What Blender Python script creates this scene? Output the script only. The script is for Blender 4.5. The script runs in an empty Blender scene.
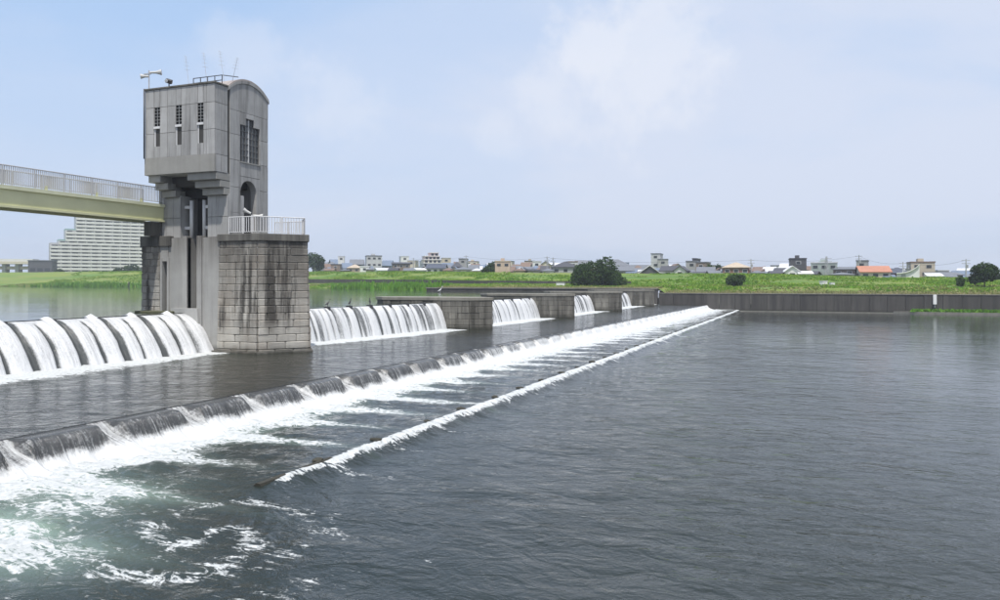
import bpy, bmesh, math, random
import numpy as np
from mathutils import Vector, Matrix
random.seed(7); RS = np.random.RandomState(11)
R = math.radians
sc = bpy.context.scene
C = sc.collection

# ------------------------------------------------------------------ camera
# world: X = downstream, Y = across the river along the weir, Z up, lower pool at z = 0
EYE, F, HOR, YAW = 5.8, 766.0, 282.0, R(21.39)
cam_d = bpy.data.cameras.new('camera'); cam = bpy.data.objects.new('camera', cam_d); C.objects.link(cam)
cam.location = (0, 0, EYE); cam.rotation_euler = (R(90), 0, YAW)
cam_d.sensor_width = 36.0; cam_d.lens = 36.0 * F / 1000.0
cam_d.shift_y = -(300 - HOR) / 1000.0
cam_d.clip_start = 0.1; cam_d.clip_end = 20000
sc.camera = cam
# ------------------------------------------------------------------ light
SUN_EL, SUN_AZ = R(68), (0.42, -0.9075)          # unit vector in plan towards the sun
sx, sy = SUN_AZ
sd = Vector((sx * math.cos(SUN_EL), sy * math.cos(SUN_EL), math.sin(SUN_EL)))
sun_d = bpy.data.lights.new('sun', 'SUN'); sun_d.energy = 3.2; sun_d.angle = R(1.2); sun_d.color = (1.0, 0.955, 0.89)
sun = bpy.data.objects.new('sun', sun_d); C.objects.link(sun)
sun.rotation_euler = sd.to_track_quat('Z', 'Y').to_euler(); sun.location = (0, -30, 80)
w = bpy.data.worlds.new('World'); sc.world = w; w.use_nodes = True
wn, wl = w.node_tree.nodes, w.node_tree.links; wn.clear()
def N(nt, t, **k):
    n = nt.nodes.new(t)
    for a, b in k.items():
        if a.startswith('i_'): n.inputs[a[2:]].default_value = b
        else: setattr(n, a, b)
    return n
nt = w.node_tree
sky = N(nt, 'ShaderNodeTexSky', sky_type='NISHITA', sun_disc=False)
sky.sun_elevation = SUN_EL; sky.sun_rotation = math.atan2(sx, sy); sky.air_density = 1.0; sky.dust_density = 2.2; sky.ozone_density = 1.2
tc = N(nt, 'ShaderNodeTexCoord'); sep = N(nt, 'ShaderNodeSeparateXYZ'); wl.new(tc.outputs['Generated'], sep.inputs[0])
def M(nt, op, a, b=None, c=None, clamp=False):
    n = nt.nodes.new('ShaderNodeMath'); n.operation = op; n.use_clamp = clamp
    for i, v in enumerate((a, b, c)):
        if v is None: continue
        if isinstance(v, (int, float)): n.inputs[i].default_value = v
        else: nt.links.new(v, n.inputs[i])
    return n.outputs[0]
def ramp(nt, fac, stops, interp='LINEAR'):
    n = nt.nodes.new('ShaderNodeValToRGB'); n.color_ramp.interpolation = interp
    while len(n.color_ramp.elements) < len(stops): n.color_ramp.elements.new(0.5)
    for e, (p, c) in zip(n.color_ramp.elements, stops):
        e.position = p; e.color = (c, c, c, 1) if isinstance(c, (int, float)) else (*c, 1)
    nt.links.new(fac, n.inputs[0]); return n.outputs[0]
def mixc(nt, fac, a, b, mode='MIX'):
    n = nt.nodes.new('ShaderNodeMix'); n.data_type = 'RGBA'; n.blend_type = mode
    for i, v in ((0, fac), (6, a), (7, b)):
        if isinstance(v, (int, float)): n.inputs[i].default_value = v if i == 0 else (v, v, v, 1)
        elif isinstance(v, tuple): n.inputs[i].default_value = (*v, 1)
        else: nt.links.new(v, n.inputs[i])
    return n.outputs[2]
# clouds lie on a flat layer: project the view direction on it
zz = M(nt, 'ADD', M(nt, 'MAXIMUM', sep.outputs[2], 0.0), 0.16)
cu = M(nt, 'DIVIDE', sep.outputs[0], zz); cv = M(nt, 'DIVIDE', sep.outputs[1], zz)
cmb = N(nt, 'ShaderNodeCombineXYZ'); wl.new(cu, cmb.inputs[0]); wl.new(cv, cmb.inputs[1])
n1 = N(nt, 'ShaderNodeTexNoise', i_Scale=0.55, i_Detail=7.0, i_Roughness=0.55, i_Distortion=0.35)
mp = N(nt, 'ShaderNodeMapping'); mp.inputs['Location'].default_value = (3.1, 1.7, 0); mp.inputs['Scale'].default_value = (1.0, 1.0, 1)
wl.new(cmb.outputs[0], mp.inputs[0]); wl.new(mp.outputs[0], n1.inputs['Vector'])
n2 = N(nt, 'ShaderNodeTexNoise', i_Scale=0.16, i_Detail=3.0); wl.new(mp.outputs[0], n2.inputs['Vector'])
# a broad veil thickens towards +X (downstream)
veil = M(nt, 'MULTIPLY_ADD', sep.outputs[0], 0.62, 0.52, True)
cl = M(nt, 'ADD', M(nt, 'MULTIPLY', n1.outputs[0], 1.0), M(nt, 'MULTIPLY', n2.outputs[0], 0.5))
cl = M(nt, 'ADD', cl, M(nt, 'MULTIPLY', veil, 0.42))
cfac = ramp(nt, cl, [(0.62, 0.0), (0.86, 0.42), (1.12, 0.78)], 'EASE')
# one heaped cloud: billows cut out of warped noise round a few centres
wz = N(nt, 'ShaderNodeTexNoise', i_Scale=4.5, i_Detail=5.0, i_Roughness=0.6); wl.new(tc.outputs['Generated'], wz.inputs['Vector'])
wv = N(nt, 'ShaderNodeVectorMath', operation='MULTIPLY_ADD'); wl.new(wz.outputs['Color'], wv.inputs[0]); wv.inputs[1].default_value = (0.13, 0.13, 0.13); wl.new(tc.outputs['Generated'], wv.inputs[2])
bz = N(nt, 'ShaderNodeTexNoise', i_Scale=16.0, i_Detail=7.0, i_Roughness=0.62); wl.new(tc.outputs['Generated'], bz.inputs['Vector'])
def cloud_dot(px, py, rad, amp):
    a = (px - 500) / F; b = (HOR - py) / F
    d = Vector((-math.sin(YAW) + a * math.cos(YAW), math.cos(YAW) + a * math.sin(YAW), b)).normalized() + Vector((0.065, 0.065, 0.065))
    vs = N(nt, 'ShaderNodeVectorMath', operation='DISTANCE'); vs.inputs[1].default_value = d; wl.new(wv.outputs[0], vs.inputs[0])
    dd = M(nt, 'ADD', M(nt, 'DIVIDE', vs.outputs['Value'], rad), M(nt, 'MULTIPLY', M(nt, 'SUBTRACT', bz.outputs[0], 0.5), 2.0))
    return M(nt, 'MULTIPLY', ramp(nt, dd, [(0.3, 1.0), (1.0, 0.0)], 'EASE'), amp)
heap = M(nt, 'MAXIMUM', cloud_dot(592, 48, 0.085, 0.6), cloud_dot(640, 78, 0.12, 0.5))
heap = M(nt, 'MAXIMUM', heap, cloud_dot(545, 88, 0.06, 0.36)); heap = M(nt, 'MAXIMUM', heap, cloud_dot(500, 130, 0.04, 0.22))
heap = M(nt, 'MAXIMUM', heap, cloud_dot(330, 105, 0.07, 0.26)); heap = M(nt, 'MAXIMUM', heap, cloud_dot(240, 55, 0.06, 0.2))
skyc = mixc(nt, 0.72, sky.outputs[0], (3.35, 4.65, 6.7))          # thin summer haze over the blue
hzf = ramp(nt, sep.outputs[2], [(0.0, 0.85), (0.10, 0.6), (0.32, 0.0)], 'EASE')
skyc = mixc(nt, hzf, skyc, (4.15, 4.75, 5.9))                    # whiter low down
col = mixc(nt, cfac, skyc, (4.75, 5.1, 6.0))
col = mixc(nt, heap, col, (5.8, 5.95, 6.4))
bg = N(nt, 'ShaderNodeBackground'); bg.inputs['Strength'].default_value = 0.10
wl.new(col, bg.inputs[0]); wo = N(nt, 'ShaderNodeOutputWorld'); wl.new(bg.outputs[0], wo.inputs[0])
sc.view_settings.view_transform = 'Standard'; sc.view_settings.look = 'None'; sc.view_settings.gamma = 1.0
sc.view_settings.exposure = 0.62; sc.view_settings.use_curve_mapping = False
sc.render.engine = 'CYCLES'; sc.cycles.use_denoising = True; sc.cycles.max_bounces = 6; sc.cycles.volume_bounces = 0
sc.cycles.transparent_max_bounces = 8; sc.cycles.caustics_reflective = False; sc.cycles.caustics_refractive = False

# ------------------------------------------------------------------ survey helpers (photo pixel -> place on the site)
CA, SA = math.cos(YAW), math.sin(YAW)
def ray(px): r = (px - 500) / F; return (-SA + r * CA, CA + r * SA)
def at_t(px, t): a, b = ray(px); return Vector((a * t, b * t, 0))
def at_Y(px, Y): a, b = ray(px); return Vector((a / b * Y, Y, 0))
def zof(py, t): return EYE + (HOR - py) * t / F
def depth(x, y): return -SA * x + CA * y

# ------------------------------------------------------------------ numpy noise
_T = RS.rand(256, 256)
def vnoise(x, y):
    xi = np.floor(x).astype(int); yi = np.floor(y).astype(int); fx = x - xi; fy = y - yi
    fx = fx * fx * (3 - 2 * fx); fy = fy * fy * (3 - 2 * fy)
    g = lambda a, b: _T[a & 255, b & 255]
    return (g(xi, yi) * (1 - fx) + g(xi + 1, yi) * fx) * (1 - fy) + (g(xi, yi + 1) * (1 - fx) + g(xi + 1, yi + 1) * fx) * fy
def fbm(x, y, o=4):
    s = 0; a = 0.5
    for i in range(o): s = s + a * vnoise(x * 2 ** i + 17 * i, y * 2 ** i + 9 * i); a *= 0.5
    return s / (1 - 0.5 ** o)
def sstep(a, b, x): t = np.clip((x - a) / (b - a), 0, 1); return t * t * (3 - 2 * t)

# ------------------------------------------------------------------ object helpers
def tag(o, label=None, cat=None, group=None, kind=None):
    if label: o['label'] = label
    if cat: o['category'] = cat
    if group: o['group'] = group
    if kind: o['kind'] = kind
    return o
def empty(name, loc=(0, 0, 0), rz=0):
    o = bpy.data.objects.new(name, None); C.objects.link(o); o.location = loc; o.rotation_euler = (0, 0, rz); o.empty_display_size = 0.5
    return o
class MB:
    def __init__(s): s.v = []; s.f = []
    def add(s, vs, fs):
        b = len(s.v); s.v += [tuple(p) for p in vs]; s.f += [tuple(i + b for i in f) for f in fs]; return s
    def box(s, x0, x1, y0, y1, z0, z1):
        return s.add([(x0,y0,z0),(x1,y0,z0),(x1,y1,z0),(x0,y1,z0),(x0,y0,z1),(x1,y0,z1),(x1,y1,z1),(x0,y1,z1)],
                     [(0,3,2,1),(4,5,6,7),(0,1,5,4),(1,2,6,5),(2,3,7,6),(3,0,4,7)])
    def prism(s, poly, z0, z1, top=None):
        n = len(poly); top = top or poly            # poly counter-clockwise in plan
        vs = [(x, y, z0) for x, y in poly] + [(x, y, z1) for x, y in top]
        return s.add(vs, [tuple(range(n))[::-1], tuple(range(n, 2 * n))] + [(i, (i + 1) % n, n + (i + 1) % n, n + i) for i in range(n)])
    def extrude(s, poly, axis, a0, a1):
        # poly of 2-D points in the plane across `axis`
        def p3(p, a): return {'x': (a, p[0], p[1]), 'y': (p[0], a, p[1]), 'z': (p[0], p[1], a)}[axis]
        n = len(poly)
        return s.add([p3(p, a0) for p in poly] + [p3(p, a1) for p in poly],
                     [tuple(range(n)), tuple(range(n, 2 * n))[::-1]] + [(i, n + i, n + (i + 1) % n, (i + 1) % n) for i in range(n)])
    def tube(s, p0, p1, r0, r1=None, n=8):
        p0, p1 = Vector(p0), Vector(p1); r1 = r0 if r1 is None else r1
        q = (p1 - p0).normalized().to_track_quat('Z', 'Y'); vs = []
        for p, r in ((p0, r0), (p1, r1)):
            for i in range(n):
                a = 2 * math.pi * i / n; vs.append(p + q @ Vector((math.cos(a) * r, math.sin(a) * r, 0)))
        return s.add(vs, [tuple(range(n))[::-1], tuple(range(n, 2 * n))] + [(i, (i + 1) % n, n + (i + 1) % n, n + i) for i in range(n)])
    def build(s, name, mat, parent=None, local=False, smooth=False, bevel=0):
        me = bpy.data.meshes.new(name)
        off = Vector((0, 0, 0))
        if parent is not None and not local:
            p = parent
            while p is not None: off += p.location; p = p.parent
        me.from_pydata([tuple(Vector(p) - off) for p in s.v] if off.length else s.v, [], s.f); me.update()
        bm = bmesh.new(); bm.from_mesh(me); bmesh.ops.recalc_face_normals(bm, faces=bm.faces)
        if bevel: bmesh.ops.bevel(bm, geom=bm.edges[:], offset=bevel, segments=1, affect='EDGES', profile=0.5, clamp_overlap=True)
        bm.to_mesh(me); bm.free()
        if smooth: me.polygons.foreach_set('use_smooth', [True] * len(me.polygons))
        me.materials.append(mat)
        o = bpy.data.objects.new(name, me); C.objects.link(o); o.parent = parent
        return o
def share(o, name, loc, scale=(1, 1, 1), rz=0, parent=None):
    c = bpy.data.objects.new(name, o); C.objects.link(c); c.parent = parent
    off = Vector((0, 0, 0)); p = parent
    while p is not None: off += p.location; p = p.parent
    c.location = Vector(loc) - off; c.scale = scale; c.rotation_euler = (0, 0, rz); return c
def unit_block(name, mat, bev):
    bm = bmesh.new(); bmesh.ops.create_cube(bm, size=1.0); bmesh.ops.bevel(bm, geom=bm.edges[:], offset=bev, segments=1, affect='EDGES', profile=0.5)
    me = bpy.data.meshes.new(name); bm.to_mesh(me); bm.free(); me.materials.append(mat); return me
def grid_mesh(name, X, Y, Z, mat, attrs=None, parent=None, smooth=True):
    h, wd = X.shape; v = np.stack([X, Y, Z], -1).reshape(-1, 3)
    i = np.arange(h * wd).reshape(h, wd)
    f = np.stack([i[:-1, :-1], i[:-1, 1:], i[1:, 1:], i[1:, :-1]], -1).reshape(-1, 4)
    me = bpy.data.meshes.new(name); me.vertices.add(len(v)); me.vertices.foreach_set('co', v.astype(np.float32).ravel())
    me.loops.add(f.size); me.loops.foreach_set('vertex_index', f.astype(np.int32).ravel())
    me.polygons.add(len(f)); me.polygons.foreach_set('loop_start', np.arange(0, f.size, 4, dtype=np.int32))
    me.update(calc_edges=True); me.validate()
    if smooth: me.polygons.foreach_set('use_smooth', [True] * len(me.polygons))
    for k, a in (attrs or {}).items():
        at = me.attributes.new(k, 'FLOAT', 'POINT'); at.data.foreach_set('value', a.astype(np.float32).ravel())
    me.materials.append(mat)
    o = bpy.data.objects.new(name, me); C.objects.link(o); o.parent = parent
    return o

# ------------------------------------------------------------------ materials
def mat_new(name):
    m = bpy.data.materials.new(name); m.use_nodes = True; nt = m.node_tree; b = nt.nodes['Principled BSDF']; return m, nt, b
def pos(nt, scale=(1, 1, 1)):
    g = nt.nodes.new('ShaderNodeNewGeometry'); mp = nt.nodes.new('ShaderNodeMapping'); mp.inputs['Scale'].default_value = scale
    nt.links.new(g.outputs['Position'], mp.inputs[0]); return mp.outputs[0]
def noise(nt, vec, scale, detail=4, rough=0.55, dist=0.0):
    n = N(nt, 'ShaderNodeTexNoise', i_Scale=scale, i_Detail=detail, i_Roughness=rough, i_Distortion=dist); nt.links.new(vec, n.inputs['Vector']); return n.outputs[0]
def bump(nt, h, strength, dist, b, prev=None):
    n = N(nt, 'ShaderNodeBump'); n.inputs['Strength'].default_value = strength; n.inputs['Distance'].default_value = dist
    nt.links.new(h, n.inputs['Height'])
    if prev is not None: nt.links.new(prev, n.inputs['Normal'])
    if b is not None: nt.links.new(n.outputs[0], b.inputs['Normal'])
    return n.outputs[0]
def plain(name, col, rough=0.6, metal=0.0, var=0.12, scale=1.5):
    m, nt, b = mat_new(name); n = noise(nt, pos(nt), scale, 4)
    c = mixc(nt, n, tuple(x * (1 - var * 1.6) for x in col), tuple(min(1, x * (1 + var)) for x in col)); nt.links.new(c, b.inputs['Base Color'])
    b.inputs['Roughness'].default_value = rough; b.inputs['Metallic'].default_value = metal; return m
def concrete(name, col, streak=0.5, streak_col=(0.035, 0.033, 0.03), rand=0.25, thr=(0.5, 0.75), sscale=1.4, ztop=None, zfade=1.5, wet=None, rough=0.85, tint=None, relief=0.02, washed=None):
    m, nt, b = mat_new(name)
    base = mixc(nt, noise(nt, pos(nt), 1.1, 6, 0.65), tuple(x * 0.72 for x in col), tuple(x * 1.2 for x in col))
    base = mixc(nt, M(nt, 'MULTIPLY', noise(nt, pos(nt), 14, 3, 0.7), 0.35), base, tuple(x * 0.6 for x in col))
    oi = nt.nodes.new('ShaderNodeObjectInfo')
    rv = M(nt, 'MULTIPLY_ADD', oi.outputs['Random'], 2 * rand, 1 - rand)
    hsv = N(nt, 'ShaderNodeHueSaturation'); nt.links.new(base, hsv.inputs['Color']); nt.links.new(rv, hsv.inputs['Value']); base = hsv.outputs[0]
    if tint:
        base = mixc(nt, ramp(nt, noise(nt, pos(nt), 0.5, 4, 0.6), [(0.45, 0), (0.68, 0.6)]), base, tint)
    st = ramp(nt, noise(nt, pos(nt, (1, 1, 0.07)), sscale, 6, 0.62), [(thr[0], 0), (thr[1], 1)])
    st = M(nt, 'MULTIPLY', st, streak)
    g = nt.nodes.new('ShaderNodeNewGeometry'); s = nt.nodes.new('ShaderNodeSeparateXYZ'); nt.links.new(g.outputs['Position'], s.inputs[0])
    if ztop is not None:            # run-off soot hangs down from the top edge
        hang = M(nt, 'SUBTRACT', 1.0, M(nt, 'DIVIDE', M(nt, 'SUBTRACT', ztop, s.outputs[2]), zfade), clamp=True)
        hang = M(nt, 'MULTIPLY', hang, ramp(nt, noise(nt, pos(nt, (1, 1, 0.05)), sscale * 1.3, 5, 0.6), [(0.3, 0.25), (0.6, 1)]))
        st = M(nt, 'MAXIMUM', st, M(nt, 'MULTIPLY', hang, min(1, streak * 1.5)))
    if washed:                      # splash keeps the lowest courses clean, with a ragged upper edge
        zz_ = M(nt, 'ADD', s.outputs[2], M(nt, 'MULTIPLY', M(nt, 'SUBTRACT', noise(nt, pos(nt), 0.9, 3), 0.5), 2.2))
        st = M(nt, 'MULTIPLY', st, M(nt, 'MULTIPLY_ADD', M(nt, 'DIVIDE', M(nt, 'SUBTRACT', zz_, washed[0]), washed[1] - washed[0], clamp=True), 0.85, 0.15))
    c = mixc(nt, st, base, streak_col)
    if wet is not None:             # algae and wet line above the water
        wl_ = M(nt, 'SUBTRACT', 1.0, M(nt, 'DIVIDE', M(nt, 'SUBTRACT', s.outputs[2], wet), 0.55), clamp=True)
        wl_ = M(nt, 'MULTIPLY', wl_, ramp(nt, noise(nt, pos(nt), 2.5, 4), [(0.25, 0.6), (0.6, 1.0)]))
        c = mixc(nt, wl_, c, (0.022, 0.022, 0.014))
    nt.links.new(c, b.inputs['Base Color']); b.inputs['Roughness'].default_value = rough
    bump(nt, noise(nt, pos(nt), 9, 5, 0.7), 0.6, relief, b)
    return m
m_tower = concrete('tower_concrete', (0.385, 0.383, 0.376), 0.7, (0.085, 0.082, 0.078), 0.12, (0.48, 0.72), 2.2, tint=(0.28, 0.277, 0.27))
m_band = concrete('band_concrete', (0.30, 0.295, 0.275), 0.4, (0.08, 0.075, 0.065), 0.05, (0.5, 0.8), 1.1)
m_joint = plain('joint', (0.05, 0.048, 0.045), 0.9)
m_smooth = concrete('pier_concrete', (0.39, 0.387, 0.37), 0.55, (0.08, 0.07, 0.06), 0.1, (0.52, 0.8), 1.4, ztop=8.8, zfade=2.5, wet=1.2)
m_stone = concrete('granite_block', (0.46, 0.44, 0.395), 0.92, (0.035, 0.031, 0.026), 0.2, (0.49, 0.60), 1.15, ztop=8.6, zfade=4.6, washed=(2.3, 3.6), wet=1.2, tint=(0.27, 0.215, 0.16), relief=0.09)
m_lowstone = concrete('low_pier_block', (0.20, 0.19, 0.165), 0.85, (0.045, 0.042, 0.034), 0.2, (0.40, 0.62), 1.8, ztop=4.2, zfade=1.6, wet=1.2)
m_coping = concrete('coping', (0.15, 0.145, 0.13), 0.8, (0.03, 0.028, 0.025), 0.1, (0.4, 0.65), 2.0)
m_capstone = concrete('low_pier_cap', (0.22, 0.21, 0.18), 0.5, (0.06, 0.055, 0.045), 0.1, (0.45, 0.75), 1.4)
m_wall = concrete('river_wall', (0.088, 0.081, 0.073), 0.9, (0.035, 0.032, 0.03), 0.14, (0.36, 0.66), 1.3, wet=0.1)
m_weir = concrete('weir_block', (0.10, 0.10, 0.08), 0.5, (0.03, 0.035, 0.02), 0.2, (0.4, 0.7), 2)
m_bridge = plain('bridge_paint', (0.60, 0.60, 0.37), 0.5, 0, 0.12, 0.8)
m_bridge_hi = plain('bridge_fascia', (0.62, 0.63, 0.44), 0.55, 0, 0.15, 1.2)
m_rail = plain('rail_paint', (0.62, 0.62, 0.62), 0.45, 0, 0.08)
m_railg = plain('bridge_rail', (0.40, 0.40, 0.41), 0.5, 0, 0.1)
m_galv = plain('galvanised', (0.5, 0.5, 0.5), 0.4, 0.5, 0.15)
m_dark = plain('dark_steel', (0.05, 0.05, 0.055), 0.5, 0.3)
m_rust = plain('roof_copper', (0.36, 0.31, 0.28), 0.6, 0.1, 0.2)
m_white = plain('white_paint', (0.78, 0.78, 0.76), 0.5, 0, 0.05)
m_grey = plain('grey_paint', (0.34, 0.35, 0.35), 0.6)
m_winbar = plain('window_bar', (0.13, 0.13, 0.13), 0.6)
m_horn = plain('horn_grey', (0.5, 0.5, 0.48), 0.5)
m_bird = plain('black_feather', (0.02, 0.02, 0.022), 0.6)
m_bay_shade = plain('painted_bay_shade', (0.03, 0.03, 0.032), 0.9)  # near-black colour standing in for the shade inside the tower opening
m_glass, nt_, b_ = mat_new('dark_glass'); b_.inputs['Base Color'].default_value = (0.03, 0.035, 0.04, 1); b_.inputs['Roughness'].default_value = 0.12
m_glassblock, nt_, b_ = mat_new('glass_block'); b_.inputs['Base Color'].default_value = (0.16, 0.17, 0.175, 1); b_.inputs['Roughness'].default_value = 0.25

def water_mat(name, deep, chop, scale1, rough=0.06, foamy=False, fw=0.022, calm=None):
    m, nt, b = mat_new(name)
    p = pos(nt); ps = pos(nt, (0.75, 1.1, 1))
    b.inputs['Base Color'].default_value = (*deep, 1); b.inputs['Roughness'].default_value = rough; b.inputs['IOR'].default_value = 1.333
    big = noise(nt, ps, scale1 * 0.28, 3, 0.5, 0.8); mid = noise(nt, ps, scale1, 4, 0.55, 1.2); fine = noise(nt, p, scale1 * 4.2, 3, 0.6, 0.6)
    patch = ramp(nt, noise(nt, pos(nt), 0.07, 3, 0.5, 0.5), [(0.3, 0.45), (0.7, 1.0)])
    hgt = M(nt, 'ADD', M(nt, 'MULTIPLY', big, 0.26), M(nt, 'ADD', M(nt, 'MULTIPLY', mid, 0.105), M(nt, 'MULTIPLY', fine, fw)))
    hgt = M(nt, 'MULTIPLY', hgt, patch)
    if calm:
        g_ = nt.nodes.new('ShaderNodeNewGeometry'); sx_ = nt.nodes.new('ShaderNodeSeparateXYZ'); nt.links.new(g_.outputs['Position'], sx_.inputs[0])
        mr = N(nt, 'ShaderNodeMapRange'); nt.links.new(M(nt, 'MULTIPLY_ADD', sx_.outputs[1], 0.22, sx_.outputs[0]), mr.inputs[0])
        for i_, v_ in enumerate((-10.0, 20.0, 1.0, calm)): mr.inputs[i_ + 1].default_value = v_
        hgt = M(nt, 'MULTIPLY', hgt, mr.outputs[0])
    nrm = bump(nt, hgt, 1.0, chop, b)
    if foamy:
        at = N(nt, 'ShaderNodeAttribute', attribute_name='foam'); aer = N(nt, 'ShaderNodeAttribute', attribute_name='aer')
        fn = noise(nt, pos(nt, (0.42, 1.25, 1)), 1.9, 7, 0.68, 0.9)
        fb = noise(nt, p, 6.5, 5, 0.7, 0.5)
        fnn = M(nt, 'ADD', M(nt, 'MULTIPLY', fn, 0.68), M(nt, 'MULTIPLY', fb, 0.32))
        fm = M(nt, 'ADD', M(nt, 'MULTIPLY', at.outputs['Fac'], 0.92), M(nt, 'MULTIPLY', M(nt, 'SUBTRACT', fnn, 0.5), 2.3))
        rn = noise(nt, pos(nt, (0.6, 1.2, 1)), 1.5, 5, 0.6, 2.2)
        ridge = M(nt, 'SUBTRACT', 1.0, M(nt, 'MULTIPLY', M(nt, 'ABSOLUTE', M(nt, 'SUBTRACT', rn, 0.5)), 9.0), clamp=True)
        fm = M(nt, 'ADD', fm, M(nt, 'MULTIPLY', M(nt, 'MULTIPLY', M(nt, 'SUBTRACT', ridge, 0.35), at.outputs['Fac']), 0.75))
        mask = ramp(nt, fm, [(0.36, 0), (0.66, 1)], 'EASE')
        bc = mixc(nt, aer.outputs['Fac'], deep, (0.20, 0.27, 0.225)); nt.links.new(bc, b.inputs['Base Color'])
        fo = N(nt, 'ShaderNodeBsdfPrincipled'); fo.inputs['Roughness'].default_value = 0.55; fo.inputs['Specular IOR Level'].default_value = 0.3
        nt.links.new(mixc(nt, ramp(nt, fb, [(0.3, 0), (0.7, 1)]), (0.40, 0.43, 0.43), (0.70, 0.71, 0.71)), fo.inputs['Base Color'])
        fo.inputs['Subsurface Weight'].default_value = 0.0
        bump(nt, M(nt, 'ADD', M(nt, 'MULTIPLY', fn, 0.5), M(nt, 'MULTIPLY', fb, 0.25)), 0.8, 0.35, fo)
        ms = N(nt, 'ShaderNodeMixShader'); nt.links.new(mask, ms.inputs[0]); nt.links.new(b.outputs[0], ms.inputs[1]); nt.links.new(fo.outputs[0], ms.inputs[2])
        nt.links.new(ms.outputs[0], nt.nodes['Material Output'].inputs['Surface'])
    return m
m_water_low = water_mat('lower_pool_water', (0.017, 0.023, 0.021), 1.3, 1.45, 0.05, True, 0.030, 0.19)
m_water_mid = water_mat('middle_pool_water', (0.020, 0.020, 0.015), 1.5, 1.7, 0.06, True, 0.04)
m_water_up = water_mat('upper_pool_water', (0.04, 0.05, 0.04), 0.10, 0.8, 0.06)

def fall_mat(name, white, dark, su, sv, lo, hi, spk=0.45):
    m, nt, b = mat_new(name)
    a = N(nt, 'ShaderNodeAttribute', attribute_name='fu'); v = N(nt, 'ShaderNodeAttribute', attribute_name='fv'); g = N(nt, 'ShaderNodeAttribute', attribute_name='gap')
    cx = N(nt, 'ShaderNodeCombineXYZ'); nt.links.new(M(nt, 'MULTIPLY', a.outputs['Fac'], su), cx.inputs[0]); nt.links.new(M(nt, 'MULTIPLY', v.outputs['Fac'], sv), cx.inputs[1])
    n = noise(nt, cx.outputs[0], 1.0, 6, 0.65, 0.4)
    cx2 = N(nt, 'ShaderNodeCombineXYZ'); nt.links.new(M(nt, 'MULTIPLY', a.outputs['Fac'], su * 1.6), cx2.inputs[0]); nt.links.new(M(nt, 'MULTIPLY', v.outputs['Fac'], sv * 7), cx2.inputs[1])
    n2 = noise(nt, cx2.outputs[0], 1.0, 5, 0.7)
    n3 = noise(nt, pos(nt), 11.0, 4, 0.75)
    s = M(nt, 'ADD', M(nt, 'MULTIPLY', n, 0.55), M(nt, 'MULTIPLY', n2, 0.25))
    s = M(nt, 'SUBTRACT', M(nt, 'ADD', s, M(nt, 'MULTIPLY', M(nt, 'SUBTRACT', n3, 0.5), spk)), M(nt, 'SUBTRACT', g.outputs['Fac'], 0.1))
    k = ramp(nt, s, [(lo, 0), (hi, 1)], 'EASE')
    nt.links.new(mixc(nt, k, dark, white), b.inputs['Base Color'])
    nt.links.new(ramp(nt, k, [(0, 0.12), (1, 0.6)]), b.inputs['Roughness'])
    bump(nt, M(nt, 'ADD', n, M(nt, 'MULTIPLY', n2, 0.5)), 0.8, 0.12, b)
    return m
m_fall = fall_mat('falling_water', (0.64, 0.65, 0.66), (0.07, 0.075, 0.075), 6.0, 0.35, 0.16, 0.66)
m_spill = fall_mat('spilling_water', (0.62, 0.63, 0.63), (0.05, 0.052, 0.052), 9.0, 0.5, 0.28, 0.60, 0.32)

# ------------------------------------------------------------------ lines of the weirs
def Xc(U): return -21.0 + (U - 16) * (3.6 / 142)          # stepped weir crest
def Xs(U): return -13.7 + (U - 18) * (2.2 / 142)          # low sill
APEX = [(-31.0, 16.3), (-30.0, 42.5), (-28.1, 69.6), (-26.9, 94.7), (-26.3, 120.0), (-26.0, 147.0)]
HALF = [1.7, 2.5, 1.7, 1.7, 1.7, 1.7]
_au = np.array([a[1] for a in APEX] + [160.0]); _ax = np.array([a[0] for a in APEX] + [-26.0])
def Xg(U): return np.interp(U, _au, _ax) - np.interp(U, [41.5, 43.5, 67.9, 160.0], [8.0, 6.0, 5.1, 5.0])            # gate crest
ZU, ZM, ZB, ZL = 3.74, 1.2, 0.32, 0.0
BANK_Y = 158.0

# ------------------------------------------------------------------ water sheets
def axis(lo, hi, fine, s0, grow):
    # spacing s0 around `fine`, growing away from it
    a = [fine]; s = s0
    while a[-1] < hi: a.append(min(hi, a[-1] + s)); s *= grow
    b = [fine]; s = s0
    while b[-1] > lo: b.append(max(lo, b[-1] - s)); s *= grow
    return np.array(sorted(set(np.round(a + b, 4))))
def warp(X, Y, k=1.0): return k * (fbm(X * 0.45, Y * 0.45, 3) - 0.5)
# lower pool: rows follow the crest line
ua = np.concatenate([np.arange(0.6, 40, 0.16), np.arange(40, 80, 0.3), np.arange(80, 158.01, 0.6)]); ua[-1] = min(ua[-1], 158.0)
xa = np.concatenate([np.arange(0, 12, 0.14), np.arange(12, 40, 0.35), np.linspace(40, 320, 60)])
UU, XX = np.meshgrid(ua, xa, indexing='ij'); X = XX + Xc(UU) + 0.45 + 0; Y = UU
ds = X - Xs(UU)
on = sstep(15.5, 18.5, UU)
hz = ZB * (1 - (on * sstep(-0.05, 0.95, ds) + (1 - on) * sstep(-5, 6, ds)))
d1 = X - (Xc(UU) + 0.95)
ph = (UU - 15.35) / 3.3
tongue = np.exp(-((ph - np.round(ph)) * 3.3 / 0.55) ** 2)
rnd = _T[(np.round(ph).astype(int) * 7) & 255, 3]
lenN = fbm(UU * 0.55, UU * 0 + 3.3, 3)
L = 1.35 + 1.6 * (lenN - 0.4) + tongue * (1.2 + 3.4 * rnd) + 1.5 * sstep(40, 85, UU)
wob = 1.6 * (fbm(X * 0.5, Y * 0.5, 3) - 0.5)
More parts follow.
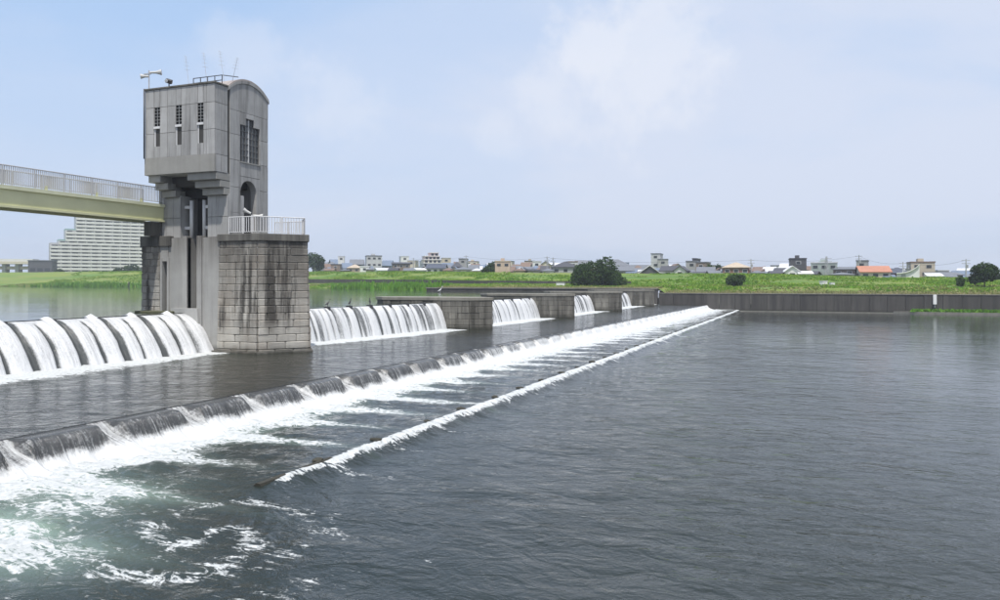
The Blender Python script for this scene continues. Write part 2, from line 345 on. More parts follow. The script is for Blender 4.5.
foam = 1.02 * np.exp(-(np.clip(d1 + wob, 0, None) / L) ** 2)
foam = foam - 0.33 * np.exp(-((d1 - 2.6) / 1.6) ** 2) * (1 - tongue) * sstep(0.35, 0.65, fbm(X * 0.35 + 5, Y * 0.5, 3)) * (1 - sstep(60, 100, UU))
# sill
sw = (0.17 + 0.30 * fbm(UU * 0.8, UU * 0 + 8, 3)) * (0.45 + 0.55 * sstep(17.5, 23, UU))
f2 = 0.92 * np.exp(-(np.clip(ds - 0.12, 0, None) / sw) ** 2) * sstep(-0.12, 0.04, ds) * sstep(16.9, 18.2, UU)
ph2 = (UU - 20.0) / 3.5; t2 = np.exp(-((ph2 - np.round(ph2)) * 3.5 / 0.3) ** 2); rnd2 = _T[(np.round(ph2).astype(int) * 5) & 255, 9]
f2 = np.maximum(f2, (ds > 0) * t2 * 0.85 * rnd2 * np.exp(-ds / 2.2) * sstep(18, 20, UU))
# boil and swirls at the near end of the weir
near = np.exp(-(((X + 15.6) / 2.4) ** 2 + ((Y - 11.2) / 1.6) ** 2))
near2 = np.exp(-(((X + 17.2) / 2.2) ** 2 + ((Y - 14.2) / 2.6) ** 2))
swx, swy = X + 12.4, Y - 13.6; rr = np.sqrt(swx ** 2 + swy ** 2); th = np.arctan2(swy, swx)
sp = 0.5 + 0.5 * np.cos(th * 2 + rr * 3.2 + 3 * fbm(X * 0.6, Y * 0.6, 3))
swirl = 0.36 * np.exp(-(rr / 3.2) ** 2) * sp ** 3
arc = 0.34 * np.exp(-((rr - 2.1 - 0.5 * fbm(th * 1.5, rr * 0, 2)) / 0.28) ** 2)
flecks = 0.20 * np.exp(-((X + 11) / 5) ** 2 - ((Y - 12) / 6) ** 2)
foam = np.maximum.reduce([foam, f2, 0.70 * near, 0.52 * near2, swirl * .9 + arc * 0.4 + flecks])
aer = np.clip(0.85 * np.exp(-(np.clip(d1, 0, None) / (L * 0.9)) ** 2) * (1 - sstep(30, 70, UU)) + 0.9 * near + 0.5 * near2, 0, 1) * (0.4 + 0.9 * fbm(X * 0.4, Y * 0.4 + 3, 3))
turb = np.clip(np.exp(-np.clip(d1, 0, None) / 3.0) + near, 0, 1)
cf = np.clip(1 - (X + 10 + .22 * Y) / 36, .15, 1); amp = 0.02 * cf + 0.16 * turb
hz = hz + amp * 2 * (fbm(X * 1.1, Y * 1.3, 4) - 0.5) + 0.06 * cf * (fbm(X * 0.45, Y * 0.45 + 7, 2) - 0.5) + 0.03 * np.clip(f2, 0, 1) * fbm(X * 2.0, Y * 2.0, 3) - 0.02
lw = grid_mesh('river_water', X, Y, hz, m_water_low, {'foam': np.clip(foam, 0, 1.3), 'aer': np.clip(aer, 0, 1)})
tag(lw, 'rippled grey-green river below the stepped weir, foaming along its foot', kind='structure')
# middle pool
ua = np.concatenate([np.arange(0.6, 60, 0.3), np.arange(60, 158.01, 0.7)]); ua[-1] = 158.0
ka = np.linspace(0, 1, 70)
UU, KK = np.meshgrid(ua, ka, indexing='ij')
x0 = Xg(UU) + np.where(UU < 45, 1.2, 0.5); x1 = Xc(UU) - 0.70
X = x0 + (x1 - x0) * KK; Y = UU
dg = X - (Xg(UU) + np.where(UU < 45, 2.2, 1.15))
fw = 1.0 + 1.6 * np.clip((40 - UU) / 14, 0, 1) + 1.6 * sstep(44, 52, UU) * 0.6
foam = 1.2 * np.exp(-(np.clip(dg - 0.6 + 0.9 * (fbm(X * 0.7, Y * 0.4, 3) - 0.5), 0, None) / fw) ** 4)
for (ax_, ay_), hf in zip(APEX, HALF):
    ins = (np.abs(Y - ay_) < hf + 0.2) & (X < ax_); foam = np.where(ins, 0, foam)
aer = 0.25 * np.exp(-np.clip(dg, 0, None) / 2)
hz = ZM + 0.05 * (fbm(X * 0.8, Y * 0.8, 3) - 0.5) * (1 - KK ** 6) + 0.10 * np.clip(foam, 0, 1) * fbm(X * 1.7, Y * 1.7, 3)
mw = grid_mesh('river_water', X, Y, hz, m_water_mid, {'foam': np.clip(foam, 0, 1.3), 'aer': aer})
tag(mw, 'dark brownish pool between the falls and the stepped weir', kind='structure')
# upper pool
ya = np.concatenate([np.linspace(-60, 10, 8)[:-1], np.arange(10, 158, 2.0), np.linspace(158, 320, 30)]); ka = np.linspace(0, 1, 60) ** 2
UU, KK = np.meshgrid(ya, ka, indexing='ij'); x0 = Xg(UU) - 0.1
X = x0 - KK * 1400; up = grid_mesh('river_water', X, UU, np.full_like(X, ZU), m_water_up)
tag(up, 'calm reflecting river water held behind the gates', kind='structure')
bed = MB().box(-1500, 330, -60, 400, -3.0, -2.5).build('river_bed', m_weir); tag(bed, 'dark river bed under the water', kind='structure')
nb = MB().prism([(-1500, -60), (330, -60), (330, 0.6), (-1500, 0.6)], -2.4, 4.1).build('ground', m_wall); tag(nb, 'concrete river bank on the near side', kind='structure')

# ------------------------------------------------------------------ stepped weir with its spilling water
weir = empty('stepped_weir', (Xc(16), 16, 0)); tag(weir, 'long low stepped weir of dark crest blocks crossing the river', 'weir')
spill = []
PROF = [(-0.75, 1.19), (-0.3, 1.20), (-0.12, 1.20), (0.0, 1.18), (0.1, 1.12), (0.19, 1.02), (0.26, 0.90), (0.33, 0.76), (0.42, 0.60), (0.56, 0.46), (0.75, 0.36), (0.98, 0.22), (1.2, -0.1)]
PROFN = [(-0.75, 1.19), (-0.6, 1.10), (-0.45, 0.98), (-0.25, 0.86), (0.0, 0.76), (0.25, 0.68), (0.5, 0.60), (0.66, 0.56), (0.84, 0.46), (1.05, 0.38), (1.3, 0.32), (1.6, 0.22), (1.85, -0.1)]
us = np.concatenate([np.arange(0.6, 60, 0.07), np.arange(60, 158.01, 0.22)])
pf = np.array(PROF); pn = np.array(PROFN)
# resample finer
tt = np.linspace(0, 12, 27); pf = np.stack([np.interp(tt, range(13), pf[:, k]) for k in (0, 1)], 1); pn = np.stack([np.interp(tt, range(13), pn[:, k]) for k in (0, 1)], 1)
UU, TT = np.meshgrid(us, tt, indexing='ij'); ph = (UU - 15.35) / 3.3; dn = np.abs(ph - np.round(ph)) * 3.3
dn = dn + 0.10 * (fbm(UU * 2.1, TT * 0.3, 2) - 0.5)
nk = 1 - sstep(0.34, 0.47, dn)                                       # 1 in the notch
px_ = pf[None, :, 0] * (1 - nk) + pn[None, :, 0] * nk; pz_ = pf[None, :, 1] * (1 - nk) + pn[None, :, 1] * nk
low = TT / 12
rib = (fbm(UU * 4.5, low * 0.8, 3) - 0.5)
px_ = px_ + rib * 0.16 * low * 1.4 + 0.25 * (fbm(UU * 1.4, UU * 0 + 2, 3) - 0.5) * sstep(0.5, 1, low)
pz_ = pz_ + 0.25 * (fbm(UU * 2.5, low * 5, 3) - 0.5) * sstep(0.55, 0.8, low)
gap = 0.19 * (1 - sstep(0.56, 0.74, low + 0.16 * (fbm(UU * 1.7, low * 3, 3) - 0.5))) - 0.13 * sstep(0.56, 0.78, low + 0.16 * (fbm(UU * 1.7, low * 3, 3) - 0.5))
gap = np.where(low < 0.20, 0.6, gap) * (1 - nk) + nk * (0.06 - 0.25 * sstep(0.35, 0.75, low))
gap -= 0.30 * sstep(34, 75, UU) * sstep(0.22, 0.42, low) * (0.6 + 0.8 * fbm(UU * .8, low * 2, 2))
slen = np.cumsum(np.r_[0, np.hypot(np.diff(pf[:, 0]), np.diff(pf[:, 1]))])
cas = grid_mesh('spilling_water', Xc(UU) + px_, UU, pz_, m_spill, {'fu': UU, 'fv': np.broadcast_to(slen, UU.shape), 'gap': gap})
tag(cas, 'dark ribbed water spilling over the stepped weir and breaking into white foam', kind='stuff')
k = 0; u = 15.35 + 0.53 - 3.3 * 3
blk = MB().extrude([(-1.4, -2), (0.16, -2), (0.16, 0.62), (0.06, 0.88), (-0.1, 1.0), (-0.4, 1.04), (-1.4, 1.02)], 'y', 0, 2.24)
bme = None
while u < 156:
    if bme is None: o = blk.build('crest_block', m_weir, None); bme = o.data; bpy.data.objects.remove(o)
    share(bme, 'crest_block', (Xc(u + 1.1), u, 0), rz=-math.atan(3.6 / 142), parent=weir); u += 3.3
# mossy noses of the notches that stand out of the water
def rock(name, mat, loc, sx_, sy_, sz_, seed, parent=None):
    bm = bmesh.new(); bmesh.ops.create_icosphere(bm, subdivisions=2, radius=1.0); rs = np.random.RandomState(seed)
    for v in bm.verts:
        k_ = 1 + 0.35 * (rs.rand() - 0.5); v.co = Vector((v.co.x * sx_ * k_, v.co.y * sy_ * k_, v.co.z * sz_ * k_))
    me = bpy.data.meshes.new(name); bm.to_mesh(me); bm.free(); me.materials.append(mat)
    off = Vector((0, 0, 0)) if parent is None else parent.location
    o = bpy.data.objects.new(name, me); C.objects.link(o); o.location = Vector(loc) - off; o.parent = parent; return o
m_moss = concrete('mossy_stone', (0.10, 0.10, 0.055), 0.5, (0.04, 0.05, 0.02), 0.25, (0.4, 0.7), 3)
# ------------------------------------------------------------------ low sill
sill = empty('low_sill', (Xs(20), 20, 0)); tag(sill, 'low submerged sill with dark stones, trailing a thin white foam line', 'sill')
m_sill = concrete('sill_concrete', (0.045, 0.042, 0.03), 0.5, (0.02, 0.02, 0.014), 0.2, (0.4, 0.7), 3)
u = 17.0; sme = None
while u < 157:
    if sme is None:
        o = MB().extrude([(-0.30, -2), (0.12, -2), (0.08, 0.12), (0.03, 0.27), (-0.10, 0.28), (-0.30, 0.12)], 'y', 0, 3.42).build('sill_block', m_sill); sme = o.data; bpy.data.objects.remove(o)
    share(sme, 'sill_block', (Xs(u + 1.7), u, (0.045 if u < 20 else 0)), rz=-math.atan(2.2 / 142), parent=sill); u += 3.5
for i in range(38):
    un = 20.0 + 3.5 * i
    rock('sill_stone', m_sill, (Xs(un) - 0.15, un + random.uniform(-.3, .3), 0.31), 0.15 + .08 * (i % 2), 0.22 - .05 * (i % 3), 0.09 - 0.015 * (i % 3), 100 + i, sill)

# ------------------------------------------------------------------ gates and the falls between the piers
def u_bay(i):
    lo = APEX[i][1] + HALF[i]; hi = APEX[i + 1][1] - HALF[i + 1] if i + 1 < len(APEX) else BANK_Y
    return lo, hi
bay_names = ['left of the tower pier', 'between the tower pier and the next low pier', 'between the second and third piers', 'between the third and fourth piers',
             'between the fourth and fifth piers', 'beside the far river wall']
FP = np.array([(-0.4, 3.74), (-0.15, 3.73), (0.08, 3.68), (0.32, 3.58), (0.6, 3.40), (0.9, 3.15), (1.2, 2.84), (1.48, 2.48), (1.74, 2.08), (1.98, 1.66), (2.2, 1.22), (2.28, 1.05)])
for i in range(6):
    u0, u1 = u_bay(i); um = 0.5 * (u0 + u1)
    step = 0.07 if i < 2 else 0.16
    us = np.arange(u0, u1 + step * 0.5, step); us[-1] = u1
    tt = np.linspace(0, 11, 30); fx = np.interp(tt, range(12), FP[:, 0]) * (1.0 if i == 0 else 0.52); fz = np.interp(tt, range(12), FP[:, 1])
    UU, TT = np.meshgrid(us, tt, indexing='ij'); low = TT / 11
    off0 = 27.5 if i == 0 else u0 + 1.2
    ph = (UU - off0) / 2.75; fr = (ph - np.floor(ph)) * 2.75
    fr = fr + 0.30 * (fbm(UU * 0.9, low * 1.6, 3) - 0.5) + 0.10 * (fbm(UU * 4, low * 9, 2) - 0.5)
    if i == 0:
        hump = (0.20 + 0.16 * (fbm(UU * 5, low * 9, 3) - .5)) * (np.exp(-((fr - 2.6) / 0.24) ** 2) + np.exp(-((fr + 0.15) / 0.24) ** 2))
        hump = hump * np.exp(-((low - 0.13) / 0.12) ** 2)
        dk = 0.62 * np.exp(-((fr - 0.30 - 0.0 * low) / (0.13 + 0.13 * low)) ** 4) * sstep(0.12, 0.22, low) + 0.5 * np.exp(-((fr - 1.62) / (0.08 + 0.09 * low)) ** 4) * sstep(0.2, 0.4, low)
        top = np.where((low < 0.15), 0.35, 0) * (1 - np.exp(-((np.minimum(fr, 2.75 - fr)) / 0.4) ** 2))
        bulge = 0.22 * np.abs(np.sin(np.pi * (fr - 0.30) / 1.375)) * sstep(0.1, 0.5, low)
    else:
        hump = 0 * UU
        dk = 0.34 * np.exp(-((fr - 0.25) / (0.07 + 0.06 * low)) ** 4) * sstep(0.1, 0.2, low) + 0.26 * np.exp(-((fr - 1.62) / (0.05 + 0.05 * low)) ** 4) * sstep(0.15, 0.3, low)
        dk += 0.36 * sstep(0.45, 0.75, vnoise(UU * 3.1, low * .5 + i)) * sstep(0.1, 0.25, low) - 0.06
        top = np.where(low < 0.12, 0.4, 0); bulge = 0.10 * np.abs(np.sin(np.pi * (fr - 0.25) / 1.375)) * sstep(0.1, 0.5, low)
    dk = dk * (1 - 0.75 * sstep(u1 - 2.2, u1 - .8, UU))
    rag = (fbm(UU * 3.5, low * 1.5, 3) - 0.5)
    Xf = Xg(UU) + fx[None, :] + bulge + 0.22 * rag * low - 0.15 * dk
    Zf = fz[None, :] + hump + 0.05 * (fbm(UU * 2, low * 4, 2) - 0.5) * low
    base_white = -0.07 * sstep(0.1, 0.4, low) - 0.15 * sstep(0.75, 1.0, low)
    sl = np.cumsum(np.r_[0, np.hypot(np.diff(fx), np.diff(fz))])
    o = grid_mesh('waterfall', Xf, UU, Zf, m_fall, {'fu': UU, 'fv': np.broadcast_to(sl, UU.shape), 'gap': dk + top + base_white - (hump > 0.05) * 0.3})
    tag(o, 'white ribbed water falling over the gate ' + bay_names[i], 'waterfall', 'falls between the piers')
    g = empty('weir_gate', (float(Xg(u0) + Xg(u1)) / 2, um, 0)); tag(g, 'dark steel overflow gate with splitter teeth ' + bay_names[i], 'gate', 'gates under the falls')
    ang = -math.atan2(float(Xg(u1) - Xg(u0)), u1 - u0)
    kx = 1.0 if i == 0 else .42
    lf = MB().extrude([(-0.5, -2), (1.2 * kx, -2), (1.35 * kx, 1.0), (1.1 * kx, 1.9), (0.75 * kx, 2.7), (0.3 * kx, 3.25), (-0.1, 3.5), (-0.5, 3.5)], 'y', -(u1 - u0) / 2, (u1 - u0) / 2).build('gate_leaf', m_dark, g, local=True)
    lf.rotation_euler = (0, 0, ang)
    uu = off0 + (0.12 if i == 0 else 0.1); uu -= 2.75 * math.ceil((uu - u0) / 2.75) - 2.75
    while uu < u1 - 0.2:
        zt = 3.78 if i == 0 else 3.9
        MB().prism([(float(Xg(uu)) - 0.55, uu - 0.07), (float(Xg(uu)) + 0.25, uu - 0.14), (float(Xg(uu)) + 0.25, uu + 0.14), (float(Xg(uu)) - 0.55, uu + 0.07)], 3.3, zt - 0.06, [(float(Xg(uu)) - 0.3, uu - 0.05), (float(Xg(uu)) + 0.2, uu - 0.1), (float(Xg(uu)) + 0.2, uu + 0.1), (float(Xg(uu)) - 0.3, uu + 0.05)]).build('flow_splitter', m_dark, g)
        uu += 2.75

# ------------------------------------------------------------------ piers
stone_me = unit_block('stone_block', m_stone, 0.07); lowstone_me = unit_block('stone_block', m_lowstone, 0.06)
def courses(parent, me, p0, p1, z0, z1, ch, bl, proud, batter=0.0, thick=0.4, joint=0.024):
    p0, p1 = Vector((*p0, 0)), Vector((*p1, 0)); d = p1 - p0; Ln = d.length; d.normalize(); n = Vector((d.y, -d.x, 0))
    nc = max(1, round((z1 - z0) / ch)); ch = (z1 - z0) / nc; rz = math.atan2(d.y, d.x)
    for c in range(nc):
        zc = z0 + (c + 0.5) * ch; ext = batter * (z1 - zc)
        cuts = [0.0]; x = bl * (0.5 if c % 2 else 1.0) * random.uniform(0.8, 1.15)
        while x < Ln - bl * 0.35: cuts.append(x); x += bl * random.uniform(0.8, 1.2)
        cuts.append(Ln)
        for a, b in zip(cuts[:-1], cuts[1:]):
            e = 0.0
            if b == Ln: b += ext * 0.45
            pr = proud + ext + random.uniform(-0.02, 0.025)
            q = p0 + d * (a + b) / 2 + n * (pr - thick / 2)
            share(me, 'stone_block', (q.x, q.y, zc), (b - a - joint, thick, ch - joint), rz, parent)
def offs(poly, d):
    out = []; n = len(poly)
    for i in range(n):
        p, q, r = (Vector(poly[(i + k) % n]) for k in (-1, 0, 1))
        e1 = (q - p).normalized(); e2 = (r - q).normalized(); n1 = Vector((e1.y, -e1.x)); n2 = Vector((e2.y, -e2.x))
        b = (n1 + n2); b = b / max(0.2, b.dot(n1)); out.append((q.x + b.x * d, q.y + b.y * d))
    return out
def rail_run(parent, pts, z, h, sp, mat, post_every=1.5, nm='baluster'):
    top = MB(); r = 0.03
    for a, b in zip(pts[:-1], pts[1:]):
        a3, b3 = Vector((*a, 0)), Vector((*b, 0)); L_ = (b3 - a3).length; d = (b3 - a3).normalized()
        MB().tube(a3 + Vector((0, 0, z + h)), b3 + Vector((0, 0, z + h)), 0.035, n=6).build('top_rail', mat, parent)
        MB().tube(a3 + Vector((0, 0, z + 0.12)), b3 + Vector((0, 0, z + 0.12)), 0.022, n=6).build('bottom_rail', mat, parent)
        npst = max(1, round(L_ / post_every))
        for i in range(npst + 1):
            q = a3 + d * L_ * i / npst; share(rail_post_me(mat), 'rail_post', (q.x, q.y, z), (1, 1, h), parent=parent)
        nb_ = max(1, int(L_ / sp))
        for i in range(1, nb_):
            q = a3 + d * L_ * i / nb_; share(bal_me(mat), nm, (q.x, q.y, z + 0.12), (1, 1, h - 0.12), parent=parent)
_rc = {}
def rail_post_me(mat):
    if ('p', mat.name) not in _rc:
        o = MB().tube((0, 0, 0), (0, 0, 1), 0.045, n=6).build('rail_post', mat); _rc[('p', mat.name)] = o.data; bpy.data.objects.remove(o)
    return _rc[('p', mat.name)]
def bal_me(mat):
    if ('b', mat.name) not in _rc:
        o = MB().tube((0, 0, 0), (0, 0, 1), 0.027, n=5).build('baluster', mat); _rc[('b', mat.name)] = o.data; bpy.data.objects.remove(o)
    return _rc[('b', mat.name)]

# tower pier
Y0, Y1, YM = 40.0, 45.0, 42.5
pier = empty('tower_pier', (-36, YM, 0)); tag(pier, 'tall granite pier with pointed nose carrying the gate tower', 'pier')
xl, xr, xa_ = -42.0, -32.35, -30.35
PZ = 8.75
core = [(xl, Y0), (-40.22, Y0), (-40.22, Y0 + 0.45), (-39.78, Y0 + 0.45), (-39.78, Y0), (-38.05, Y0), (-38.05, Y0 + 1.0), (-37.2, Y0 + 1.0), (-37.2, Y0), (xr, Y0), (xa_, YM), (xr, Y1), (xl, Y1), (xl - 2.3, YM)]
MB().prism(core, -2.4, PZ).build('pier_core', m_smooth, pier)
MB().box(-40.3, -39.7, Y0 - 0.05, Y0 + 0.5, 7.2, 8.2).build('slot_lintel', m_smooth, pier)
for xj in (-40.34, -39.76): MB().box(xj, xj + 0.14, Y0 - 0.10, Y0 + 0.2, 3.4, 7.45).build('slot_jamb', m_smooth, pier, bevel=0.01)
for xj in (-38.45, -37.2): MB().box(xj, xj + 0.4, Y0 - 0.12, Y0 + 0.3, 2.8, PZ + 0.1).build('gate_guide', m_smooth, pier, bevel=0.015)
MB().prism([(-39.4, Y0 - 0.3), (-36.9, Y0 - 0.3), (-36.9, Y0 + 0.1), (-39.4, Y0 + 0.1)], 3.0, 4.05, [(-39.2, Y0 - 0.3), (-37.0, Y0 - 0.3), (-37.0, Y0 + 0.1), (-39.2, Y0 + 0.1)]).build('side_seal_plate', m_smooth, pier)
MB().prism([(-41.6, 38.9), (-38.9, 39.5), (-38.9, Y0 + .05), (-41.9, Y0 + .05)], 3.0, 3.86).build('mossy_ledge', m_moss, pier, bevel=.04)
courses(pier, stone_me, (-35.4, Y0), (xr, Y0), 1.0, 8.46, 0.48, 1.25, 0.05, 0.03)
courses(pier, stone_me, (xr, Y0), (xa_, YM), 1.0, 8.46, 0.48, 1.25, 0.05, 0.03)
courses(pier, stone_me, (xa_, YM), (xr, Y1), 1.0, 8.46, 0.48, 1.25, 0.05, 0.03)
courses(pier, stone_me, (xl, Y0), (-40.45, Y0), 3.2, 8.25, 0.48, 0.8, 0.07, 0.0)
courses(pier, stone_me, (xl - 2.3, YM), (xl, Y0), 3.2, 8.25, 0.48, 1.2, 0.07, 0.0)
foot = offs([(-35.6, Y0), (xr, Y0), (xa_, YM), (xr, Y1), (-35.6, Y1)], 0.5)
MB().prism(foot, -2.4, 1.33, offs([(-35.6, Y0), (xr, Y0), (xa_, YM), (xr, Y1), (-35.6, Y1)], 0.36)).build('footing', m_stone, pier)
cop = [(-35.35, Y0), (xr, Y0), (xa_, YM), (xr, Y1), (-35.35, Y1)]
MB().prism(offs(cop, 0.14), 8.45, 8.92).build('coping', m_coping, pier, bevel=0.03)
MB().prism(offs([(xl, Y0), (-39.6, Y0), (-39.6, Y1), (xl, Y1), (xl - 2.3, YM)], 0.16), 8.2, 8.9).build('coping', m_coping, pier, bevel=0.03)
rl = empty('pier_railing', (-32.5, YM, 8.92)); tag(rl, 'white metal railing round the nose of the tower pier', 'railing')
rail_run(rl, [(-34.75, Y0 + 0.15), (xr - 0.1, Y0 + 0.15), (xa_ - 0.2, YM), (xr - 0.1, Y1 - 0.15), (-34.75, Y1 - 0.15)], 8.92, 1.1, 0.17, m_rail)
# low piers
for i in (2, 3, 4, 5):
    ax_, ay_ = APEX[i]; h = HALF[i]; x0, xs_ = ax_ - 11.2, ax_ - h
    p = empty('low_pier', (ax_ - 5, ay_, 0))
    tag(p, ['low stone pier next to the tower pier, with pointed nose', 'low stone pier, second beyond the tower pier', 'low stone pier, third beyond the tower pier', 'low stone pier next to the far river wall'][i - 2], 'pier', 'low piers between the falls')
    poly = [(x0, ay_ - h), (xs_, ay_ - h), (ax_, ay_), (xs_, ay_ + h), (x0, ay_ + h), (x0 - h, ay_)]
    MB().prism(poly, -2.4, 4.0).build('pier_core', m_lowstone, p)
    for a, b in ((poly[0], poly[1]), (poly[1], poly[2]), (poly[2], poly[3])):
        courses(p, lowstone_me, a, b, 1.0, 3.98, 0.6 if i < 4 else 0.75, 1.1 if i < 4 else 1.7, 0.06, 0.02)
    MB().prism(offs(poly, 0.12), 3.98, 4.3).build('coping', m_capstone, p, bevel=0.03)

# ------------------------------------------------------------------ gate tower
TX0, TX1, TF, TA, TB = -40.75, -34.9, 39.0, 40.2, 44.3      # west, east faces; front box, main block front and back
ZB0, ZT = 12.9, 18.55
tower = empty('gate_tower', (-37.8, 42, 8.9)); tag(tower, 'grey concrete gate control tower with barrel roof and corbelled upper storey', 'tower')
# upper room core (slightly behind its cladding panels)
MB().box(TX0 + .05, TX1 - .05, TF + .06, TA + .1, ZB0 + .05, ZT).build('front_core', m_joint, tower)
bx = MB(); arc_n = 16
arcp = [(TA, ZT)] + []
def arch_z(y):
    h = (TB - TA) / 2; r = (h * h + 0.85 ** 2) / (2 * 0.85); return ZT - 0.05 + math.sqrt(max(0, r * r - (y - (TA + TB) / 2) ** 2)) - (r - 0.85)
ys = [TA + (TB - TA) * i / arc_n for i in range(arc_n + 1)]
# main block with an arched doorway: build the shell in pieces
YD0, YD1 = at_Y(240.5, 1).x, 0
def yx(px): a, b = ray(px); return b / a * TX1             # Y on the east face seen at photo column px
d0, d1 = yx(240.5), yx(256.5)
dr = (d1 - d0) / 2; dz = 11.85; DZ0 = 8.9
MB().box(TX0 + .02, TX1 - .9, TA + .05, TB - .02, 12.2, ZT - .1).build('inner_core', m_joint, tower)
# roof vault
rv = [(y, arch_z(y) + 0.14) for y in ys]; rv[0] = (TA - 0.02, rv[0][1]); rv[-1] = (TB + 0.05, rv[-1][1] - .02)
prof = rv + [(y, z - 0.16) for y, z in rv[::-1]]
MB().extrude(prof, 'x', TX0 - .1, TX1 + .03).build('barrel_roof', m_rust, tower, smooth=False)
MB().extrude([(y, z - 0.10) for y, z in rv] + [(y, z - 0.30) for y, z in rv[::-1]], 'x', TX1 - .2, TX1 + .06).build('roof_edge', m_tower, tower)
MB().box(TX0 - .06, TX1 + .06, TF - .06, TA + .05, ZT, ZT + .12).build('parapet_cap', m_coping, tower, bevel=0.02)
# east face of the main block: panels with openings
PN = 0.055
def xpanel(y0, y1, z0, z1, nm='panel', m=None, e=0.012):
    MB().box(TX1 - .12, TX1 + 0.0, y0 + e, y1 - e, z0 + e, z1 - e).build(nm, m or m_tower, tower, bevel=0.01)
wy0, wy1 = yx(240.3), yx(259.8); wc0, wc1 = yx(246.0), yx(254.2)
wz0, wz1, wz2 = 13.9, 16.35, 16.85
yb = [TA + .22, (TA + .22 + wy0) / 2 + 0.05, wy0, wy1, TB]
# left and right of the openings
for (a, b) in ((yb[0], wy0), (wy1, TB)):
    for z0, z1 in ((8.9, 10.4), (10.4, 12.1), (12.1, 13.9), (13.9, 15.6), (15.6, 17.2)):
        xpanel(a, b, z0, z1)
for z0, z1 in ((12.9, 13.9), ): 
    xpanel(wy0, (wy0 + wy1) / 2, z0, z1); xpanel((wy0 + wy1) / 2, wy1, z0, z1)
xpanel(wy0, wc0, wz1, 17.2); xpanel(wc1, wy1, wz1, 17.2); xpanel(wc0, wc1, wz2, 17.2)
# gable panels under the arch
gy = [yb[0], wy0, wc0, wc1, wy1, TB]
for a, b in zip(gy[:-1], gy[1:]):
    n_ = 5; tp = [(a + (b - a) * (n_ - i) / n_, arch_z(a + (b - a) * (n_ - i) / n_) - .03) for i in range(n_ + 1)]
    MB().extrude([(a + .012, 17.212), (b - .012, 17.212)] + [(min(max(y, a + .012), b - .012), z) for y, z in tp], 'x', TX1 - .12, TX1).build('gable_panel', m_tower, tower)
# arch doorway: spandrel and reveal
n_ = 14; arcv = [(d0 + dr + dr * math.cos(math.pi * (i / n_)), dz + dr * math.sin(math.pi * i / n_)) for i in range(n_ + 1)]
poly = [(wy1, 12.888), (wy0, 12.888), (wy0, 8.9), (d0, 8.9)] + arcv[::-1] + [(d1, 8.9), (wy1, 8.9)]
MB().extrude(poly, 'x', TX1 - .5, TX1 - .002).build('arch_surround', m_tower, tower)
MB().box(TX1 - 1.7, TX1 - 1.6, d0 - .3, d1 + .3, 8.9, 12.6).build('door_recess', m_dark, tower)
MB().box(TX1 - 1.6, TX1 - .5, d0 - .45, d0 - .15, 8.9, 12.7).build('side_wall', m_tower, tower)
MB().box(TX1 - 1.6, TX1 - .5, d1 + .15, d1 + .45, 8.9, 12.7).build('side_wall', m_tower, tower)
MB().box(TX1 - 1.58, TX1 - 1.52, d0 + .05, d1 - .05, 8.9, 11.1).build('door', m_grey, tower)
# stepped glass-block window on the east face
win = MB().box(TX1 - .32, TX1 - .22, wy0, wy1, wz0, wz2).build('window', m_glassblock, tower)
for y in np.linspace(wy0, wy1, 7): MB().box(TX1 - .235, TX1 - .13, y - .025, y + .025, wz0, wz1 if (y < wc0 - .1 or y > wc1 + .1) else wz2).build('mullion', m_rail if abs(y - (wy0 + wy1) / 2) < .1 else m_winbar, win)
for z in np.arange(wz0, wz2 + .01, 0.42): MB().box(TX1 - .24, TX1 - .14, wy0 if z <= wz1 else wc0, wy1 if z <= wz1 else wc1, z - .025, z + .025).build('glazing_bar', m_winbar, win)
for a, b, s in ((wy0, wc0, 1), (wc1, wy1, 1)): pass
MB().box(TX1 - .1, TX1 + .05, wy0 - .05, wy1 + .05, wz0 - .1, wz0 - .01).build('window_sill', m_band, tower)
# vertical dark joint between front box and main block
MB().box(TX1 - .3, TX1 - .06, TA + .005, TA + .215, 9.0, ZT).build('dark_joint', m_joint, tower)
# back and west faces
MB().box(TX0, TX0 + .1, TA, TB, 8.9, ZT + .0).build('west_wall', m_tower, tower)
MB().box(TX0 + .1, TX1 - .12, TB - .12, TB, 8.9, ZT).build('north_wall', m_tower, tower)
MB().box(TX1 - .5, TX1 - .12, wy1 + .01, TB - .12, 8.9, ZT - .1).build('corner_pillar', m_joint, tower)
MB().box(TX1 - .5, TX1 - .13, TA + .01, wy0 - .01, 8.9, ZT - .1).build('corner_pillar', m_joint, tower)
